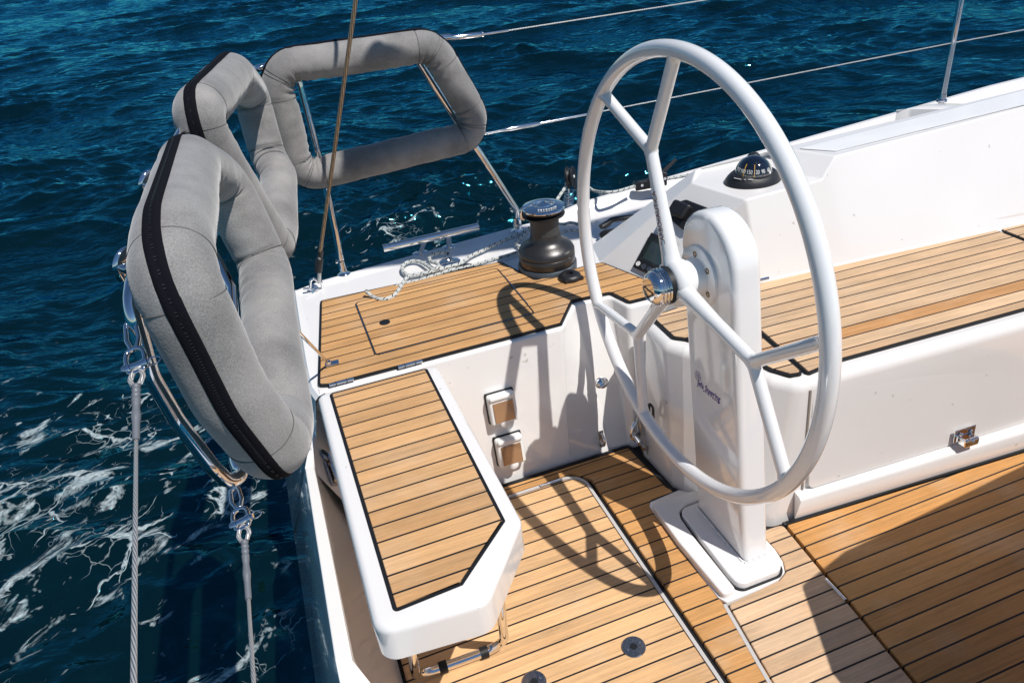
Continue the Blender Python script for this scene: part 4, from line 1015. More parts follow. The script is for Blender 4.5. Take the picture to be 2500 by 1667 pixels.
for s in (-31, 4):
    a = va + math.radians(s); pts = [DC + Vector((math.cos(a) * math.cos(e), math.sin(a) * math.cos(e), math.sin(e))) * (RD + .0008) for e in np.radians(np.linspace(4, 46, 8))]
    bm = NB(); tube(bm, pts, .0009, 6); obj('lubber_line', bm, YINK, cmp_)
hb = CP + Vector((.035, .050, .028)); bm = NB(); lathe(bm, [(.020, 0), (.022, .012), (.020, .034), (.012, .042), (0, .044)], hb, seg=32); obj('light_knob', bm, PLAST, cmp_)
bm = NB()
for k, (s, wd) in enumerate(((-40, .010), (-28, .016), (-12, .006), (2, .014))):
    a = va + math.radians(s); q = CP + Vector((.0775 * math.cos(a), .060 * math.sin(a), .0275)); box(bm, q, (.0022, wd, .001), Matrix.Rotation(a, 3, 'Z'))
obj('print_marks', bm, WINK, cmp_, smooth=False)

# ================================================================== INSTRUMENTS on the sloping pod face
fa, fb, fc_ = k2(958, 1297, z=Z - .009), k2(1455, 1510, z=Z - .009), at(1822, 487, z=.720)
PN = (fb - fa).cross(fc_ - fa).normalized(); PN = PN if PN.z > 0 else -PN
def onpod(px, py, lift=0):
    r = ray(px, py); t = ((fa - CAM).dot(PN)) / r.dot(PN); return CAM + r * t + PN * lift
def podq(pts, lift): return [onpod(*p, lift) for p in pts]
def plate(bm, P, th, mi=0):
    A = [bm.verts.new(p) for p in P]; B = [bm.verts.new(p + PN * th) for p in P]; n = len(P)
    for k in range(n): f_ = bm.faces.new((A[k], A[(k + 1) % n], B[(k + 1) % n], B[k])); f_.material_index = mi
    bm.faces.new(B).material_index = mi; bm.faces.new(A[::-1]).material_index = mi; bmesh.ops.recalc_face_normals(bm, faces=bm.faces)
s5 = lambda a, b: (a / 3.137 + 1350, b / 3.137 + 350)
disp = thing('autopilot_display', onpod(1610, 620), 'black instrument display with lcd and key row, half hidden behind the wheel hub', 'display')
Q = [s5(622, 952), s5(815, 722), s5(1010, 800), s5(905, 1100)]
q0, q1, q3 = onpod(*s5(622, 952)), onpod(*s5(815, 722)), onpod(*s5(745, 1012))
ex = (q3 - q0).normalized(); ey = (q1 - q0); ey = (ey - ex * ey.dot(ex)); H_ = (q1 - q0).length; ey.normalize()
def dq(u0, u1, v0, v1): return [q0 + ex * a + ey * b for a, b in ((u0, v0), (u1, v0), (u1, v1), (u0, v1))]
W_ = .118; bm = NB(); plate(bm, dq(0, W_, 0, H_), .010); obj('body', bm, PLAST, disp, smooth=False, bevel=.003)
bm = NB(); plate(bm, [p + PN * .0101 for p in dq(.010, W_ - .010, .032, H_ - .012)], .0006); scr_ = obj('screen', bm, SCREEN, disp, smooth=False)
bm = NB(); plate(bm, [p + PN * .0109 for p in dq(.022, W_ - .020, .040, H_ - .026)], .0004); obj('lcd', bm, LCD, scr_, smooth=False)
text_obj('lcd_letter', 'A', .030, STEELD, q0 + ex * .042 + ey * (H_ * .62) + PN * .0115, ex, ey, disp, lift=.0001)
bm = NB(); plate(bm, [p + PN * .0109 for p in dq(W_ - .045, W_ - .015, H_ - .011, H_ - .006)], .0004); obj('nameplate', bm, WINK, disp, smooth=False)
for k in range(4):
    c_ = q0 + ex * (.015 + k * .026) + ey * .017 + PN * .010; bm = NB(); lathe(bm, [(.0085, 0), (.0085, .0012), (.0070, .0018), (.0070, .0012), (0, .0012)], c_, PN, 24); obj('button', bm, STEELD if k else WINK, disp)
eng = thing('throttle_cover', onpod(1700, 510), 'black moulded engine control cover on the pod behind the pedestal head', 'control cover')
bm = NB(); P = podq([s5(905, 590), s5(985, 455), s5(1035, 440), s5(1240, 520), s5(1270, 555), s5(1215, 615), s5(1060, 680), s5(1030, 690)], 0)
plate(bm, P, .016); obj('base', bm, PLAST, eng, smooth=False, bevel=.006, bseg=3)
bm = NB(); P = podq([s5(910, 562), s5(975, 455), s5(1100, 505), s5(1030, 610)], .012)
plate(bm, P, .030); obj('lever_hood', bm, PLAST, eng, smooth=False, bevel=.010, bseg=4)

# ================================================================== SOCKETS and fittings on the locker wall
def wall_pt(px, py):
    """ray against the aft locker wall plane"""
    a, b, c = Vector((0, 1.789, Z - .025)), Vector((.66, 1.783, Z - .025)), Vector((0, 1.712, -.02)); n = (b - a).cross(c - a); r = ray(px, py)
    return CAM + r * ((a - CAM).dot(n) / r.dot(n))
WNRM = Vector((0, -1, .17)).normalized(); WUP = Vector((0, .17, 1)).normalized()
for (px, py, lb) in ((1150 + 310 / 3.92, 900 + 330 / 3.92, 'upper white shore power socket with brown lid, on the cockpit side wall'), (1150 + 385 / 3.92, 900 + 735 / 3.92, 'lower white shore power socket with brown lid, on the cockpit side wall')):
    p = wall_pt(px, py) ; q = p - WNRM * 0
    s = thing('power_socket', q, lb, 'socket', 'white sockets on the cockpit wall')
    Mx = Matrix((Vector((1, 0, 0)), -WNRM, WUP)).transposed()
    p = p + Vector((-.010, 0, -.004))
    bm = NB(); box(bm, p + WNRM * .002, (.092, .012, .102), Mx); obj('gasket', bm, RUB, s, smooth=False, bevel=.004)
    bm = NB(); box(bm, p + WNRM * .016, (.086, .034, .096), Mx); hs_ = obj('housing', bm, WPLAST, s, smooth=False, bevel=.008, bseg=4)
    bm = NB(); box(bm, p + WNRM * .034 - WUP * .006, (.064, .004, .066), Mx); obj('lid', bm, TINT, hs_, smooth=False, bevel=.001)
    bm = NB(); box(bm, p + WNRM * .030 + WUP * .043, (.078, .020, .014), Mx); obj('hinge_bar', bm, WPLAST, s, smooth=False, bevel=.005, bseg=3)
    bm = NB(); lathe(bm, [(.016, 0), (.016, .010), (.012, .013), (0, .013)], p + WNRM * .022 - WUP * .046, WNRM, 24); obj('catch', bm, WPLAST, hs_)
    text_obj('embossing', 'waterproof', .0075, WPLAST, p + WNRM * .0362 + WUP * .018, (1, 0, 0), WUP, s, lift=.0001) if False else None
kn = wall_pt(1150 + 1245 / 3.92, 900 + 130 / 3.92)
bm = NB(); lathe(bm, [(.019, 0), (.0195, .004), (.017, .012), (.010, .019), (0, .021)], kn, WNRM, 32)
for v_ in bm.verts: v_.co.x = kn.x + (v_.co.x - kn.x) * 1.15
kb = obj('locker_knob', bm, STEEL, yacht, angle=70)
bm = NB(); tube(bm, [kn + WNRM * .018 + Vector((-.014, 0, -.003)), kn + WNRM * .022, kn + WNRM * .018 + Vector((.014, 0, .003))], .005, 12); obj('thumb_bar', bm, STEEL, kb)
ek = wall_pt(1150 + 1245 / 3.92, 900 + 665 / 3.92)
ey_ = thing('eye_strap', ek, 'small steel eye strap low on the cockpit side wall near the corner', 'eye strap')
Mx = Matrix((Vector((1, 0, 0)), -WNRM, WUP)).transposed()
bm = NB(); box(bm, ek + WNRM * .002, (.018, .004, .058), Mx); obj('plate', bm, STEELD, ey_, smooth=False, bevel=.0018)
bm = NB(); tube(bm, spline([ek + WUP * .021 + WNRM * .003, ek + WUP * .018 + WNRM * .018, ek + WNRM * .026, ek - WUP * .018 + WNRM * .018, ek - WUP * .021 + WNRM * .003], 6), .0042, 12); obj('loop', bm, STEEL, ey_)
# big swivel clip on the bulkhead
bk = k5(340, 900, x=.880)
tk = thing('swivel_pad_eye', bk, 'round steel tether pad eye with clip on the bulkhead under the wheel rim', 'pad eye')
bm = NB(); lathe(bm, [(.024, 0), (.025, .003), (.019, .008), (0, .009)], bk + Vector((.006, 0, 0)), (-1, 0, .05), 36)
for v_ in bm.verts: v_.co.z = bk.z + (v_.co.z - bk.z) * 1.7
obj('plate', bm, STEELD, tk)
bm = NB(); tube(bm, spline([bk + Vector((-.006, -.006, .030)), bk + Vector((-.022, -.010, .010)), bk + Vector((-.024, -.014, -.018)), bk + Vector((-.008, -.016, -.038))], 6), .007, 12); obj('arm', bm, STEEL, tk)
bm = NB(); tube(bm, [bk + Vector((-.014, -.012, -.016)), bk + Vector((-.014, -.050, -.022))], .009, 14); obj('pin', bm, STEEL, tk)
bm = NB(); box(bm, bk + Vector((-.006, -.055, -.034)), (.014, .026, .020)); obj('jaw', bm, STEELD, tk, smooth=False, bevel=.004)
ck = k5(560, 640, x=.886)
bm = NB(); tube(bm, fillet([ck + Vector((0, .012, .02)), ck + Vector((0, -.012, .02)), ck + Vector((0, -.016, -.03)), ck + Vector((0, .012, -.03))], .008, True), .004, 8, closed=True); obj('backing_gasket', bm, RUB, tk)
lbp = k5(505, 1250, x=.893)
lb_ = thing('warning_label', lbp, 'small white printed sticker on the bulkhead just above the floor corner', 'label')
yv = Vector((0, -1, .0)); Mx2 = Matrix((yv, Vector((-1, 0, .05)).normalized(), Vector((.05, 0, 1)).normalized())).transposed()
bm = NB(); box(bm, lbp, (.026, .0012, .048), Mx2); obj('sticker', bm, WPLAST, lb_, smooth=False)
bm = NB()
for k in range(9): box(bm, lbp + Vector((-.0012, 0, .018 - k * .0042)), (.020 - .006 * (k % 3 == 2), .0008, .0012), Mx2)
obj('print_lines', bm, PLAST, lb_, smooth=False)

# barrel bolt that holds the folded platform (under the seat edge)
def on_slope(a, b):
    r = ray(a / 4.48 + 700, b / 4.48 + 900).normalized(); bpy.context.view_layer.update()
    ok, loc, nr, idx, ob_, mt_ = SC.ray_cast(bpy.context.evaluated_depsgraph_get(), CAM, r)
    return loc if ok else CAM + r * 1.7
bb = on_slope(430, 950)
bolt = thing('barrel_bolt', bb, 'steel barrel bolt holding the folded transom platform beside the helm seat', 'bolt')
sn = Vector((.75, 0, .45)).normalized(); su = Vector((0, -1, 0)); sv = sn.cross(su)
bm = NB(); lathe(bm, [(.022, 0), (.022, .003), (.016, .005), (0, .005)], bb, sn, 36); obj('plate', bm, STEELD, bolt)
e1 = on_slope(520, 1225)
bm = NB(); tube(bm, [bb + sn * .012, e1 + sn * .012], .006, 14); obj('rod', bm, STEEL, bolt)
mid = bb.lerp(e1, .62)
bm = NB(); tube(bm, [bb.lerp(e1, .45) + sn * .012, e1 + sn * .012], .0095, 16); obj('barrel', bm, STEEL, bolt)
bm = NB(); lathe(bm, [(.011, 0), (.011, .004), (.007, .008), (0, .009)], e1 + sn * .012, (e1 - bb), 20); obj('end_knob', bm, STEEL, bolt)
q = bb.lerp(e1, .72); dd = (e1 - bb).normalized(); sd = dd.cross(sn).normalized()
bm = NB(); box(bm, q, (.075, .040, .004), Matrix((dd, sd, dd.cross(sd))).transposed()); obj('bracket', bm, STEELD, bolt, smooth=False, bevel=.0018)

# ================================================================== CLEAT, DECK EYES
cz = .528; ce0, ce1 = D(880, 571, z=cz), D(1099, 521, z=cz)
cl_ = thing('mooring_cleat', (.49, 2.51, Z), 'polished two-post mooring cleat on the outer edge of the aft deck', 'cleat')
bm = NB(); d = (ce1 - ce0).normalized(); P = [ce0, ce0 + d * .004, ce1 - d * .004, ce1]; tube(bm, [ce0, ce1], .0142, 24); obj('bar', bm, STEEL, cl_, bevel=.002)
for (fx, fy) in ((965, 580), (1032, 566)):
    f0 = D(fx, fy, z=Z - .003); tp = ce0 + d * ((f0 - ce0).dot(d) + (.012 if fx < 1000 else -.008)); tp.z = cz - .006
    bm = NB(); tube(bm, [f0, f0.lerp(tp, .3), tp], lambda t: .0125 - .002 * math.sin(t * 3.14), 18); obj('post', bm, STEEL, cl_)
    bm = NB(); lathe(bm, [(.022, 0), (.022, .003), (.015, .006), (0, .006)], f0 + Vector((0, 0, -.004)), seg=32)
    for v_ in bm.verts: v_.co.x = f0.x + (v_.co.x - f0.x) * 1.35
    obj('foot', bm, STEEL, cl_)
dk = c6(1455, 490, z=Z - .009)
df = thing('deck_filler', dk, 'round chrome deck filler cap half buried under the white rope', 'deck filler')
bm = NB(); lathe(bm, [(.040, 0), (.040, .003), (.030, .007), (.010, .008), (.007, .005), (0, .005)], dk, seg=40); obj('cap', bm, STEEL, df)
dk2 = c6(1590, 545, z=Z - .006); dp = thing('rope_pad', dk2, 'black round chafe pad beside the rope at the teak edge', 'chafe pad')
bm = NB(); lathe(bm, [(.036, 0), (.036, .004), (.028, .007), (0, .008)], dk2, seg=36); obj('pad', bm, PLAST, dp)

# ================================================================== ROPES
def rope(name, pts, r, label, cat='rope', group=None, n=8):
    bm = NB(); tube(bm, spline(pts, n), r, 14); o = obj(name, bm, ROPE); tag(o, label, cat, group); return o
zr = Z + .006
P = [c6(742, 722, z=Z + .030), c6(760, 748, z=Z + .020), c6(800, 780, z=zr), c6(860, 802, z=zr), c6(930, 798, z=zr), c6(990, 765, z=zr), c6(1035, 705, z=zr), c6(1070, 650, z=zr), c6(1110, 610, z=zr), c6(1200, 590, z=zr + .002), c6(1290, 572, z=zr + .004), c6(1380, 548, z=zr + .006),
     c6(1460, 525, z=zr + .004), c6(1540, 505, z=zr), c6(1580, 480, z=zr), c6(1640, 435, z=zr), c6(1742, 388, z=zr), c7(1150, 605, z=zr), c7(1300, 535, z=zr), c7(1440, 480, z=zr), c7(1540, 420, z=zr + .01)]
rope('mooring_rope', P, .0068, 'white black-flecked rope whose tail end rests on the teak hatch')
P = [c6(1400, 560, z=zr - .006), c6(1320, 575, z=zr - .004), c6(1200, 600, z=zr - .002), c6(1110, 600, z=zr), c6(1058, 566, z=zr), c6(1058, 520, z=zr), c6(1110, 485, z=zr), c6(1190, 482, z=zr), c6(1260, 515, z=zr + .004), c6(1310, 548, z=zr + .010), c6(1360, 535, z=zr + .013), c6(1350, 500, z=zr + .010),
     c6(1295, 480, z=zr + .004), c6(1285, 445, z=zr), c6(1330, 415, z=zr), c6(1400, 405, z=zr), c6(1440, 415, z=zr)]
rope('mooring_rope', P, .0068, 'white flecked rope lying in two loose loops below the cleat')
P = [c6(990, 688, z=zr - .006), c6(1070, 668, z=zr - .005), c6(1200, 640, z=zr - .006), c6(1330, 600, z=zr - .006), c6(1460, 560, z=zr - .004), c7(1000, 775, z=zr - .006), c7(1200, 715, z=zr - .006), c7(1330, 680, z=zr - .006), c7(1450, 640, z=zr - .006), c7(1600, 600, z=zr - .006)]
rope('control_line', P, .0058, 'thin flecked line running straight along the teak edge to the winch')
P = [k4(310, 590, z=zr), k4(190, 690, z=zr), k4(80, 790, z=zr), k4(110, 860, z=zr), k4(250, 870, z=zr), k4(420, 800, z=zr)]
rope('mooring_rope', P, .0068, 'short bight of flecked rope curving out behind the left side of the winch')
P = [k4(760, 470, z=Z + .004), k4(900, 480, z=Z + .004), k4(1010, 455, z=Z + .004), k4(1110, 470, z=Z + .004), k4(1300, 520, z=Z + .004)]
rope('control_line', P, .0058, 'thin flecked line in the shade, upper of two right of the winch drum')
P = [k4(780, 640, z=Z + .004), k4(880, 620, z=Z + .004), k4(1020, 585, z=Z + .004), k4(1120, 600, z=Z + .004), k4(1250, 590, z=Z + .004)]
rope('control_line', P, .0058, 'thin flecked line in the shade, lower of two right of the winch drum')

# ================================================================== SPRING BLOCK + JAMMER on the rail
sb = k2(612, 695, z=.475); bt_ = k2(625, 515, y=sb.y); bc = k2(640, 365, y=sb.y)
blk = thing('spring_block', sb, 'black sheave block standing on a coiled steel spring, left of the wheel rim', 'block')
bm = NB(); ax = bt_ - sb; pts = []
for k in range(180):
    t = k / 179; rr_ = .022 * (1 - .25 * t); a = t * 6.5 * 2 * math.pi; pts.append(sb + ax * (t ** 1.15) + Vector((rr_ * math.cos(a), rr_ * math.sin(a), 0)))
tube(bm, pts, .0016, 8); obj('spring', bm, STEEL, blk)
bm = NB(); lathe(bm, [(.026, 0), (.026, .004), (.012, .006), (.010, .02), (0, .02)], sb, seg=28); obj('foot', bm, STEEL, blk)
bm = NB(); tube(bm, [sb, bt_ + Vector((0, 0, .02))], .004, 10); obj('shackle_post', bm, STEEL, blk)
an = Vector((.75, -.66, .1)).normalized(); au, av = frame(an)
hh_ = (bc - bt_).length
for s in (-1, 1):
    bm = NB(); P = []
    for t in np.linspace(0, 2 * math.pi, 36, endpoint=False):
        P.append(bc + an * s * .011 + au * 0 + (Vector((0, 0, 1)) - an * an.z).normalized() * (math.sin(t) * (.040 if math.sin(t) > 0 else .052)) + an.cross(Vector((0, 0, 1))).normalized() * math.cos(t) * (.033 if math.sin(t) > 0 else .033 * (1 + .35 * math.sin(t))))
    A = [bm.verts.new(p + an * .003) for p in P]; B = [bm.verts.new(p - an * .003) for p in P]; n = len(P)
    for k in range(n): bm.faces.new((A[k], A[(k + 1) % n], B[(k + 1) % n], B[k]))
    bm.faces.new(A); bm.faces.new(B[::-1]); bmesh.ops.recalc_face_normals(bm, faces=bm.faces); obj('cheek', bm, PLAST, blk, angle=40, bevel=.001)
bm = NB(); lathe(bm, [(.0, -.007), (.033, -.007), (.027, 0), (.033, .007), (0, .007)], bc, an, 36); obj('sheave', bm, PLAST, blk, angle=60)
bm = NB(); lathe(bm, [(.006, 0), (.006, .002), (0, .003)], bc + an * .014, an, 16); obj('rivet', bm, WINK, blk)
q = k2(590, 460, y=sb.y - .01)
rope('sheet_rope', [k2(480, 635, y=sb.y - .06), k2(530, 560, y=sb.y - .03), k2(590, 465, y=sb.y), k2(600, 400, y=sb.y)], .0062, 'flecked rope end led steeply up into the spring block')
jm = k2(1500, 470, z=.520); jb = thing('rope_jammer', jm, 'black rope clutch with its lever raised, on the white rail behind the wheel', 'rope clutch')
j0, j1 = k2(1350, 515, z=.512), k2(1690, 450, z=.525); jd = (j1 - j0).normalized(); L_ = (j1 - j0).length; js = Vector((-jd.y, jd.x, 0)).normalized(); ju = Vector((0, 0, 1))
prof = [(0, 0), (L_, 0), (L_, .050), (L_ * .82, .062), (L_ * .55, .044), (L_ * .35, .036), (L_ * .10, .036), (0, .026)]
bm = NB(); A = [bm.verts.new(j0 + jd * a + ju * b - js * .013) for a, b in prof]; B = [bm.verts.new(j0 + jd * a + ju * b + js * .013) for a, b in prof]; n = len(prof)
for k in range(n): bm.faces.new((A[k], A[(k + 1) % n], B[(k + 1) % n], B[k]))
bm.faces.new(A); bm.faces.new(B[::-1]); bmesh.ops.recalc_face_normals(bm, faces=bm.faces); obj('body', bm, PLAST, jb, smooth=False, bevel=.004, bseg=3)
bm = NB(); l0 = j0 + jd * L_ * .78 + ju * .045; l1 = k2(1790, 175, y=l0.y); mid = l0.lerp(l1, .6)
tube(bm, [l0, mid, l1], lambda t: .009 - .003 * t, 10, r2=None); obj('lever', bm, PLAST, jb)
for t_, h_ in ((.20, .020), (.93, .030)):
    bm = NB(); lathe(bm, [(.0055, 0), (.005, .0015), (.0025, .0015), (0, .0005)], j0 + jd * L_ * t_ + ju * h_ - js * .0135, -js, 16); obj('screw', bm, WINK, jb)
rope('sheet_rope', [k2(835, 480, y=sb.y), k2(900, 520, y=sb.y), k2(1020, 535, z=.545), k2(1150, 525, z=.542), k2(1340, 470, z=.536)], .0060, 'flecked rope sagging from the spring block to the rope clutch')
rope('sheet_rope', [k2(1690, 390, z=.55), k2(1760, 378, z=.55), k2(1850, 365, z=.55), k2(1990, 330, z=.56)], .0060, 'flecked rope leaving the rope clutch towards the coaming')
wh = k2(1100, 860, z=.50); hd = thing('hand_crank', wh, 'black winch handle grip poking out from behind the coaming', 'winch crank')
bm = NB(); P = [k2(975, 915, z=.50), k2(1050, 870, z=.505), k2(1100, 835, z=.51), k2(1250, 815, z=.51), k2(1420, 790, z=.51)]
tube(bm, fillet(P, .015, False, 5), .0125, 14, r2=.010); obj('grip', bm, PLAST, hd)
bm = NB(); P = [k2(1005, 905, z=.49), k2(1060, 870, z=.49)]; 
for k in range(5):
    q = P[0].lerp(P[1], k / 4); box(bm, q + Vector((0, -.010, 0)), (.005, .006, .014))
obj('grip_ribs', bm, PLAST, hd, smooth=False)
wh2 = k2(990, 1010, z=Z); h2_ = thing('hand_crank', wh2, 'tip of a second black handle lying lower against the coaming foot', 'winch crank')
bm = NB(); tube(bm, spline([k2(965, 1020, z=Z + .01), k2(1010, 995, z=Z + .016), k2(1080, 985, z=Z + .02), k2(1200, 960, z=Z + .02)], 5), lambda t: .010 + .006 * math.sin(min(1, t * 2) * 1.57), 12); obj('grip', bm, PLAST, h2_)

# ================================================================== PUSHPIT FRAME + CUSHIONS
def cushion(pts, rad, r, label, loc, fil, seed, zhalf=17, zang=0, wrinkle=1.0, folds=None):
    root = thing('backrest_cushion', loc, label, 'cushion', 'grey padded cushions on the stern rail')
    P = [Vector(p) for p in pts]; cen = sum(P, Vector()) / len(P)
    path = fillet(P, fil, True, 12)
    # resample evenly
    path = dedupe(path); per = [0]
    for i in range(len(path)): per.append(per[-1] + (path[(i + 1) % len(path)] - path[i]).length)
    tot = per[-1]; n = 200; rs = []; k = 0
    for i in range(n):
        s = tot * i / n
        while per[k + 1] < s: k += 1
        t = (s - per[k]) / max(1e-9, per[k + 1] - per[k]); rs.append(path[k].lerp(path[(k + 1) % len(path)], t))
    for _ in range(3): rs = [(rs[i - 1] + rs[i] * 2 + rs[(i + 1) % n]) / 4 for i in range(n)]
    corners = [min(range(n), key=lambda i: (rs[i] - p).length) for p in P]
    nrm = Vector()
    for i in range(n): nrm += (rs[i] - cen).cross(rs[(i + 1) % n] - cen)
    nrm.normalize(); S = 56
    def cdist(i): 
        return min((min((i - c) % n, (c - i) % n) * tot / n) for c in corners)
    seams = []
    for ci, c in enumerate(corners):
        if folds is not None and ci not in folds: continue
        for off in (-.036, .034): seams.append((c + int(off / tot * n)) % n)
    bm = NB(); rings = []; ax = []
    for i in range(n):
        t = (rs[(i + 1) % n] - rs[i - 1]).normalized(); o = t.cross(nrm).normalized()
        if o.dot(rs[i] - cen) < 0: o = -o
        ax.append((t, o)); b_ = t.cross(o).normalized(); ring = []
        for q in range(S):
            th = 2 * math.pi * q / S; dirv = o * math.cos(th) + b_ * math.sin(th)
            s = i * tot / n; pc = rs[i] * 11 + dirv * .5 + Vector((seed, 0, 0))
            w_ = noise.noise(pc) * .0022
            inner = max(0, -math.cos(th)); cd_ = cdist(i)
            # compression folds on the inner side of bends
            w_ += -math.exp(-(cd_ / .05) ** 2) * inner * (.0035 + .0045 * math.sin(s * 190 + 2.5 * noise.noise(pc * .7)))* wrinkle
            w_ += .0016 * wrinkle * noise.noise(Vector((s * 42, th * 1.3 + seed, seed))) * (.4 + inner)
            sd_ = min(min((i - c) % n, (c - i) % n) for c in seams) * tot / n
            w_ += -.0018 * math.exp(-(sd_ / .004) ** 2)
            ring.append(bm.verts.new(rs[i] + dirv * (r(i / n) if callable(r) else r) + dirv * w_))
        rings.append(ring)
    for i in range(n):
        A, B = rings[i], rings[(i + 1) % n]
        for q in range(S): bm.faces.new((A[q], A[(q + 1) % S], B[(q + 1) % S], B[q]))
    bmesh.ops.recalc_face_normals(bm, faces=bm.faces)
    obj('cover', bm, FAB, root, angle=180)
    R = (lambda i: r(i / n) if callable(r) else r)
    # zip band on the outward side
    bm = NB(); rows = []
    for i in range(n):
        t, o = ax[i]; b_ = t.cross(o).normalized(); row = []
        for q, dr in zip(np.linspace(-zhalf, zhalf, 9), (0, .0016, .0018, .0018, .0006, .0018, .0018, .0016, 0)):
            th = math.radians(q + zang); row.append(bm.verts.new(rs[i] + (o * math.cos(th) + b_ * math.sin(th)) * (R(i) + .0009 + dr)))
        rows.append(row)
    for i in range(n):
        A, B = rows[i], rows[(i + 1) % n]
        for q in range(8): bm.faces.new((A[q], A[q + 1], B[q + 1], B[q]))
    bmesh.ops.recalc_face_normals(bm, faces=bm.faces)
    zp = obj('zip', bm, ZIP, root, angle=180)
    bm = NB(); m = int(tot / .0042)
    for j in range(m):
        f_ = j / m * n; i = int(f_) % n; p = rs[i].lerp(rs[(i + 1) % n], f_ - int(f_)); t, o = ax[i]; b_ = t.cross(o).normalized(); th = math.radians(zang)
        oo = o * math.cos(th) + b_ * math.sin(th); box(bm, p + oo * (R(i) + .0022), (.0020, .0032, .0014), Matrix((t, oo.cross(t), oo)).transposed())
    obj('zip_teeth', bm, RUB, zp, smooth=False)
    # piping seams
    for sidx in seams:
        t, o = ax[sidx]; b_ = t.cross(o).normalized()
        bm = NB(); tube(bm, [rs[sidx] + (o * math.cos(a) + b_ * math.sin(a)) * (R(sidx) - .0014) for a in np.linspace(math.radians(zhalf), 2 * math.pi - math.radians(zhalf), 40)], .0008, 5); obj('seam', bm, SEAMM, root)
    return root, rs
R1 = [c1(1045, 380, y=2.49), c1(1860, 262, y=2.49), c1(1935, 330, y=2.49), c1(2125, 660, y=2.49), c1(2110, 785, y=2.49), c1(1215, 1000, y=2.49), c1(1120, 960, y=2.49), c1(1000, 500, y=2.49)]
cushion(R1, .05, .0525, 'grey padded ring cushion on the port rail, open middle showing water, farthest right', (.4, 2.5, .84), [.07, .06, .06, .07, .07, .05, .06, .07], 1.0, zhalf=12, zang=0, wrinkle=1.5)
R2 = [ca(1130, 320, d=2.05), ca(790, 690, d=1.72), ca(850, 900, d=1.73), cb(1530, 420, d=1.98), cb(1560, 250, d=2.08), ca(1570, 1300, d=2.30), ca(1470, 1120, d=2.38), ca(1290, 480, d=2.40)]
cushion(R2, .05, .0515, 'grey padded loop cushion at the stern corner, between the other two cushions', (-.05, 1.95, .88), [.05, .05, .05, .06, .06, .05, .05, .05], 4.0, zhalf=14, folds=(1, 3, 6, 7))
R3 = [ca(720, 1180, d=1.42), cb(560, 350, d=1.02), cb(560, 720, d=.95), cc(1100, 430, d=1.02), cc(1500, 950, d=1.10), cc(1590, 720, d=1.22), cb(1460, 930, d=1.48), cb(1440, 590, d=1.60), ca(1010, 1330, d=1.58)]
cushion(R3, .05, .0505, 'grey padded loop cushion with black zip, nearest the camera above the transom', (-.12, 1.1, .93), [.05, .05, .05, .05, .05, .05, .05, .05, .05], 9.0, zhalf=13, wrinkle=.55, folds=(2, 4, 7))

rail = thing('pushpit_rail', (.0, 2.5, Z), 'polished steel stern rail tubing that carries the grey cushions', 'rail')
bm = NB(); lp = fillet([D(790, 627, z=Z), D(757, 468, y=2.53), c1(1240, 890, y=2.55), c1(1135, 495, y=2.57), c1(1110, 420, y=2.575)], [0, .1, .2, .1, 0], False, 6); tube(bm, lp, .0125, 20); obj('leg', bm, STEEL, rail)
bm = NB(); lp = fillet([D(1187, 528, z=Z), D(1189, 486, y=2.535), D(1100, 350, y=2.55), c1(2035, 700, y=2.56), c1(1820, 365, y=2.565), c1(1790, 310, y=2.565)], [0, .06, .3, .2, .1, 0], False, 8); tube(bm, lp, .0125, 20); obj('leg', bm, STEEL, rail)
for q, lean in ((D(790, 627, z=Z), 0), (D(1187, 528, z=Z), 0)):
    bm = NB(); lathe(bm, [(.024, -.008), (.024, -.002), (.018, .003), (.015, .012), (.0135, .045), (.0125, .050)], q + Vector((0, 0, 0)), seg=32); obj('foot', bm, STEEL, rail)
bm = NB(); f0 = D(783, 600, y=2.51); lathe(bm, [(.004, 0), (.004, .010), (.007, .011), (.007, .018), (0, .019)], f0, (-1, .2, 0), 14); obj('clamp_screw', bm, STEEL, rail)
bm = NB(); f0 = k2(80, 860, y=2.50); box(bm, f0, (.014, .02, .03)); obj('bracket', bm, STEEL, rail, smooth=False, bevel=.004)
# top rail: along port side and round the corner behind the cushions
bm = NB(); tp = fillet([c1(2000, 215, y=2.55), c1(1850, 225, y=2.56), c1(1100, 330, y=2.56), c1(880, 400, d=2.75), ca(1080, 330, d=2.10), ca(690, 800, d=1.72), ca(600, 960, d=1.66), ca(520, 1200, d=1.52), ca(440, 1400, d=1.36), cb(330, 250, d=1.20), cb(180, 740, d=1.06), cb(155, 960, d=1.03), cc(350, 270, d=1.06), cc(590, 680, d=1.09), cc(930, 1130, d=1.12), cc(1090, 1280, d=1.15), cc(1215, 1220, d=1.17), cc(1160, 1080, d=1.20), cb(1140, 1130, d=1.62), cb(1120, 800, d=1.72), cb(1000, 560, d=1.80), cb(880, 380, d=1.85)],
    [0, .02, .05, .06, .05, .05, .05, .05, .05, .05, .06, .04, .1, .1, .05, .03, .028, .06, .06, .05, .05, 0], False, 8); tube(bm, tp, .0108, 22); obj('top_rail', bm, STEEL, rail)
for (a_, dd_) in ((cb, 1.08),):
    bm = NB(); e = [cb(175, 470, d=1.10), cb(90, 500, d=1.09), cb(60, 590, d=1.09), cb(110, 690, d=1.10)]; tube(bm, spline(e, 6), .0065, 12, r2=.012); obj('rope_guide', bm, STEEL, rail)
bm = NB(); e = [ca(400, 1290, d=1.36), ca(320, 1310, d=1.35), ca(295, 1380, d=1.35), ca(330, 1450, d=1.36)]; tube(bm, spline(e, 6), .0065, 12, r2=.012); obj('rope_guide', bm, STEEL, rail)
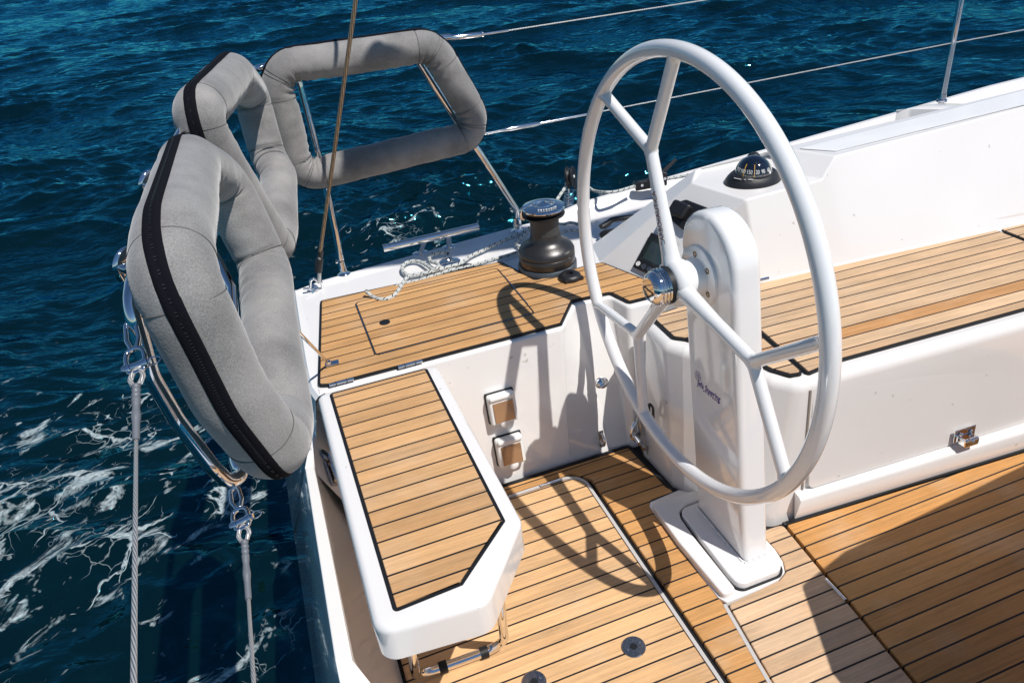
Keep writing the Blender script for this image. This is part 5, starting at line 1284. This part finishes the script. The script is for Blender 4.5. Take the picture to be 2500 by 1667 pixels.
# thin strut from the rail to a deck plate
st0, st1 = c6(425, 1345, z=Z + .008), c6(150, 1060, d=1.88)
bm = NB(); tube(bm, [st0, st1 + (st1 - st0).normalized() * .25], .0042, 12); obj('strut', bm, STEEL, rail)
bm = NB(); box(bm, c6(455, 1345, z=Z + .004), (.040, .022, .004), Matrix.Rotation(-.05, 3, 'Z')); box(bm, st0 + Vector((0, 0, 0)), (.014, .014, .014)); obj('strut_plate', bm, STEEL, rail, smooth=False, bevel=.0015)

# ================================================================== GATE WIRES with shackles (towards the camera)
def shackle(root, p, dirv, w_, L_, side):
    """bow shackle with clevis pin"""
    d = dirv.normalized(); s = (side - d * side.dot(d)).normalized()
    bm = NB(); tube(bm, spline([p + s * w_ * .5, p + s * w_ * .55 + d * L_ * .45, p + s * w_ * .42 + d * L_ * .85, p + d * L_, p - s * w_ * .42 + d * L_ * .85, p - s * w_ * .55 + d * L_ * .45, p - s * w_ * .5], 6), .0030, 12); obj('bow', bm, STEEL, root)
    bm = NB(); tube(bm, [p - s * w_ * .85, p + s * w_ * .85], .0036, 12); obj('pin', bm, STEEL, root)
    for q in (-1, 1):
        bm = NB(); lathe(bm, [(.0055, -.003), (.0062, 0), (.0055, .003)], p + s * q * w_ * .55, s, 16); obj('lug', bm, STEEL, root)
def gate(topp, pin, eye, sl0, sl1, far, label, rw, ring):
    root = thing('gate_wire', pin, label, 'wire', 'gate wires across the stern opening')
    dirv = (topp - pin); view = ray(1000, 900).normalized(); side = dirv.cross(view).normalized()
    # link from the rail loop to the shackle
    bm = NB(); u_ = (pin - topp).normalized(); tube(bm, fillet([topp + side * .006, topp + side * .0075 + (pin - topp) * .45, pin.lerp(topp, .15), topp - side * .0075 + (pin - topp) * .45, topp - side * .006], .006, True, 5), .0028, 10, closed=True); obj('link', bm, STEEL, root)
    shackle(root, pin.lerp(eye, .45), topp - pin, .020, (topp - pin).length * .42, side); shackle(root, pin.lerp(eye, .50), eye - pin, .018, (eye - pin).length * .62, side)
    bm = NB(); lathe(bm, [(.0048, -.0115), (.0048, .0115)], pin.lerp(eye, .47), side, 16); obj('barrel', bm, STEEL, root)
    # split ring
    rc = pin.lerp(eye, .5) - side * .020 if ring < 0 else pin.lerp(eye, .5) + side * .020
    bm = NB(); tube(bm, [rc + (side * math.cos(a) + u_ * .6 * math.sin(a)) * .009 for a in np.linspace(0, 6.283, 28, endpoint=False)], .0009, 8, closed=True); obj('split_ring', bm, STEEL, root)
    # thimble and wire
    bm = NB(); w0 = eye; tube(bm, spline([sl0 + side * .0035, eye.lerp(sl0, .5) + side * .0075, eye + side * .003, eye - side * .003, eye.lerp(sl0, .5) - side * .0075, sl0 - side * .0035], 6), .0030, 10); obj('thimble_eye', bm, WIRE, root)
    d_ = sl1 - sl0; bm = NB(); tube(bm, [sl0 + d_ * t for t in np.linspace(0, 1, 40)], lambda t: .66 * ((.0072 + .0010 * math.sin(t * 75) * (t < .30)) if t < .36 else (.0062 + .0018 * math.exp(-((t - .58) / .09) ** 2))), 18); obj('sleeve', bm, SLEEVE, root)
    bm = NB(); N_ = 24; tube(bm, [sl1.lerp(far, t) for t in np.linspace(-.02, 1, N_)], rw, 14); obj('cable', bm, WIRE, root)
gate(cb(150, 1120, d=1.035), cb(200, 1500, d=1.00), cc(215, 215, d=.99), cc(205, 355, d=.975), cc(205, 880, d=.93), at(324, 1900, d=.52), 'long grey wire with sleeve and shackle, left one in the foreground', .0021, -1)
gate(cc(1140, 1340, d=1.15), crop(480, 1100, 5.2267)(560, 840, d=1.12), crop(480, 1100, 5.2267)(590, 970, d=1.11), crop(480, 1100, 5.2267)(610, 1150, d=1.10), crop(680 - 680 + 0, 900, 2.044)(1240, 1150, d=1.06), at(640, 2000, d=.75), 'grey wire with sleeve and shackle, hanging from the lower rail bend nearer the hull', .0024, -1)

# ================================================================== BACKSTAY
stay = thing('backstay', c6(340, 700, y=2.44), 'bronze coloured stranded backstay rising from the chainplate at the stern corner', 'backstay')
s0 = c6(345, 660, y=2.43); s1_ = c6(400, 10, y=2.34); s2_ = D(817, 0, y=2.22)
dst = (s2_ - s0).normalized()
bm = NB(); up_pts = [s0, c6(352, 560, y=2.42), c6(362, 390, y=2.40), s1_, s2_]
tot_v = s2_ + (s2_ - s1_).normalized() * 10
tube(bm, [c6(350, 430, y=2.405).lerp(s2_, t) for t in np.linspace(0, 1, 12)] + [s2_.lerp(tot_v, t) for t in np.linspace(.02, 1, 20)], .0062, 14); obj('cable', bm, STAYM, stay)
bm = NB(); tube(bm, [s0, c6(350, 440, y=2.405)], .0068, 14); obj('lower_cable', bm, WIRE, stay)
bm = NB(); tube(bm, [c6(338, 570, y=2.42), c6(340, 550, y=2.42), c6(348, 470, y=2.41), c6(352, 450, y=2.41), c6(360, 395, y=2.40)], lambda t: (.013 if t < .55 else .0095), 18); obj('sleeve', bm, PLAST, stay)
bm = NB(); tube(bm, spline([c6(270, 705, y=2.43), c6(272, 650, y=2.43), c6(300, 630, y=2.43), c6(335, 650, y=2.43), c6(365, 660, y=2.43), c6(372, 710, y=2.44), c6(350, 755, y=2.45)], 6), .0050, 12); obj('shackle', bm, STEEL, stay)
bm = NB(); tube(bm, [c6(215, 715, y=2.43), c6(370, 715, y=2.44)], .0048, 12); obj('pin', bm, STEEL, stay)
bm = NB(); q0_, q1_ = c6(325, 700, y=2.44), Vector((-.046, 2.43, .40)); dmx = (q1_ - q0_); Mx3 = Matrix((Vector((0, 1, 0)), dmx.normalized(), Vector((0, 1, 0)).cross(dmx.normalized()))).transposed(); box(bm, q0_.lerp(q1_, .5), (.030, dmx.length, .006), Mx3); obj('chainplate', bm, STEEL, stay, smooth=False, bevel=.0025)

# ================================================================== STANCHION + LIFELINES
sp = at(2299, 247, z=.612); stt = D(2207, 0, y=sp.y + .02)
sta = thing('stanchion', sp, 'polished steel stanchion post on the coaming pad at the upper right', 'stanchion')
up2 = (stt - sp).normalized()
bm = NB(); tube(bm, [sp - up2 * .01, sp + up2 * .65], .0125, 20); obj('post', bm, STEEL, sta)
bm = NB(); lathe(bm, [(.022, -.002), (.022, .004), (.016, .010), (.0145, .030)], sp, up2, 28); obj('socket', bm, STEEL, sta)
def fit_line(a, b, c, d, ya, yb):
    return
ll = thing('lifeline', c1(2180, 200, y=2.55), 'upper thin wire lifeline running from the port cushion to the top edge', 'lifeline', 'wire lifelines on the port side')
u0 = c1(1985, 222, y=2.55); u1 = c1(2180, 200, y=2.552); u2 = D(1650, -4, y=2.60)
bm = NB(); tube(bm, [u1, u2, u2 + (u2 - u1).normalized() * 3], .0023, 10); obj('cable', bm, WIRE, ll)
bm = NB(); tube(bm, [u0, u0.lerp(u1, .15), u0.lerp(u1, .85), u1], lambda t: .0095 if .1 < t < .9 else .0075, 16); obj('terminal', bm, STEEL, ll)
bm = NB(); tube(bm, [u1 - (u1 - u0) * .03, u1 + (u1 - u0) * .02], .0105, 12); obj('lock_nut', bm, STEEL, ll)
bm = NB(); tube(bm, [u1, u1.lerp(u2, .10)], .0042, 12); obj('swage', bm, STEEL, ll)
ll2 = thing('lifeline', c1(2220, 765, y=2.55), 'lower thin wire lifeline passing behind the wheel to the stanchion', 'lifeline', 'wire lifelines on the port side')
v0 = D(1128, 305, y=2.55); v1 = D(1240, 284, y=2.556); v2 = D(1340, 267, y=2.56); v3 = k1(-200, 185, y=2.58) if False else D(2178, 101, y=sp.y + .01); v4 = D(2352, 69, y=sp.y + .03)
bm = NB(); tube(bm, [v1, v3, v4, v4 + (v4 - v3) * 2], .0023, 10); obj('cable', bm, WIRE, ll2)
bm = NB(); tube(bm, [v0.lerp(v1, .25), v0.lerp(v1, .4), v0.lerp(v1, .9), v1], lambda t: .0085 if .1 < t < .95 else .006, 16); obj('terminal', bm, STEEL, ll2)
bm = NB(); tube(bm, [v0 - (v1 - v0) * .3, v0.lerp(v1, .3)], .0048, 12); obj('thread', bm, STEEL, ll2)
bm = NB(); tube(bm, [v1, v1.lerp(v3, .12)], .0045, 12); obj('swage', bm, STEEL, ll2)

# ================================================================== things outside the frame that cast the visible shade
tb = thing('added_shade_table', (1.9, .35, 0), 'unseen table added outside the picture so that its leaf shades the floor', 'table')  # unseen table, made up and shaped to cast the floor shade
bm = NB(); slab(bm, rounded([(1.150, .20), (1.155, .43), (1.25, .655), (1.42, .700), (2.6, .785), (2.6, -.05), (1.17, -.05)], .02, 5), .715, .745, .006); obj('top', bm, TEAK_FWD, tb)
for x in (1.5, 2.4):
    bm = NB(); box(bm, (x, .12, .36), (.07, .16, .71)); obj('leg', bm, GEL, tb, bevel=.01)
boom = thing('boom', (1.0, 1.4, 2.9), 'white boom swung over the port side, above the picture', 'boom')
bm = NB(); tube(bm, [(1.00, 1.472, 3.0), (1.03, 1.462, 3.0), (1.5, 1.33, 3.0), (1.96, 1.200, 3.0), (8, 1.02, 3.1)], lambda t: .13 if t < .3 else (.10 if t < .6 else .07), 24); obj('spar', bm, GEL, boom)
bm = NB(); lathe(bm, [(0, .02), (.12, .01), (.135, 0), (.12, -.01), (0, -.02)], (1.0, 1.472, 3.0), (1, -.25, 0), 28); obj('end_cap', bm, STEELD, boom)
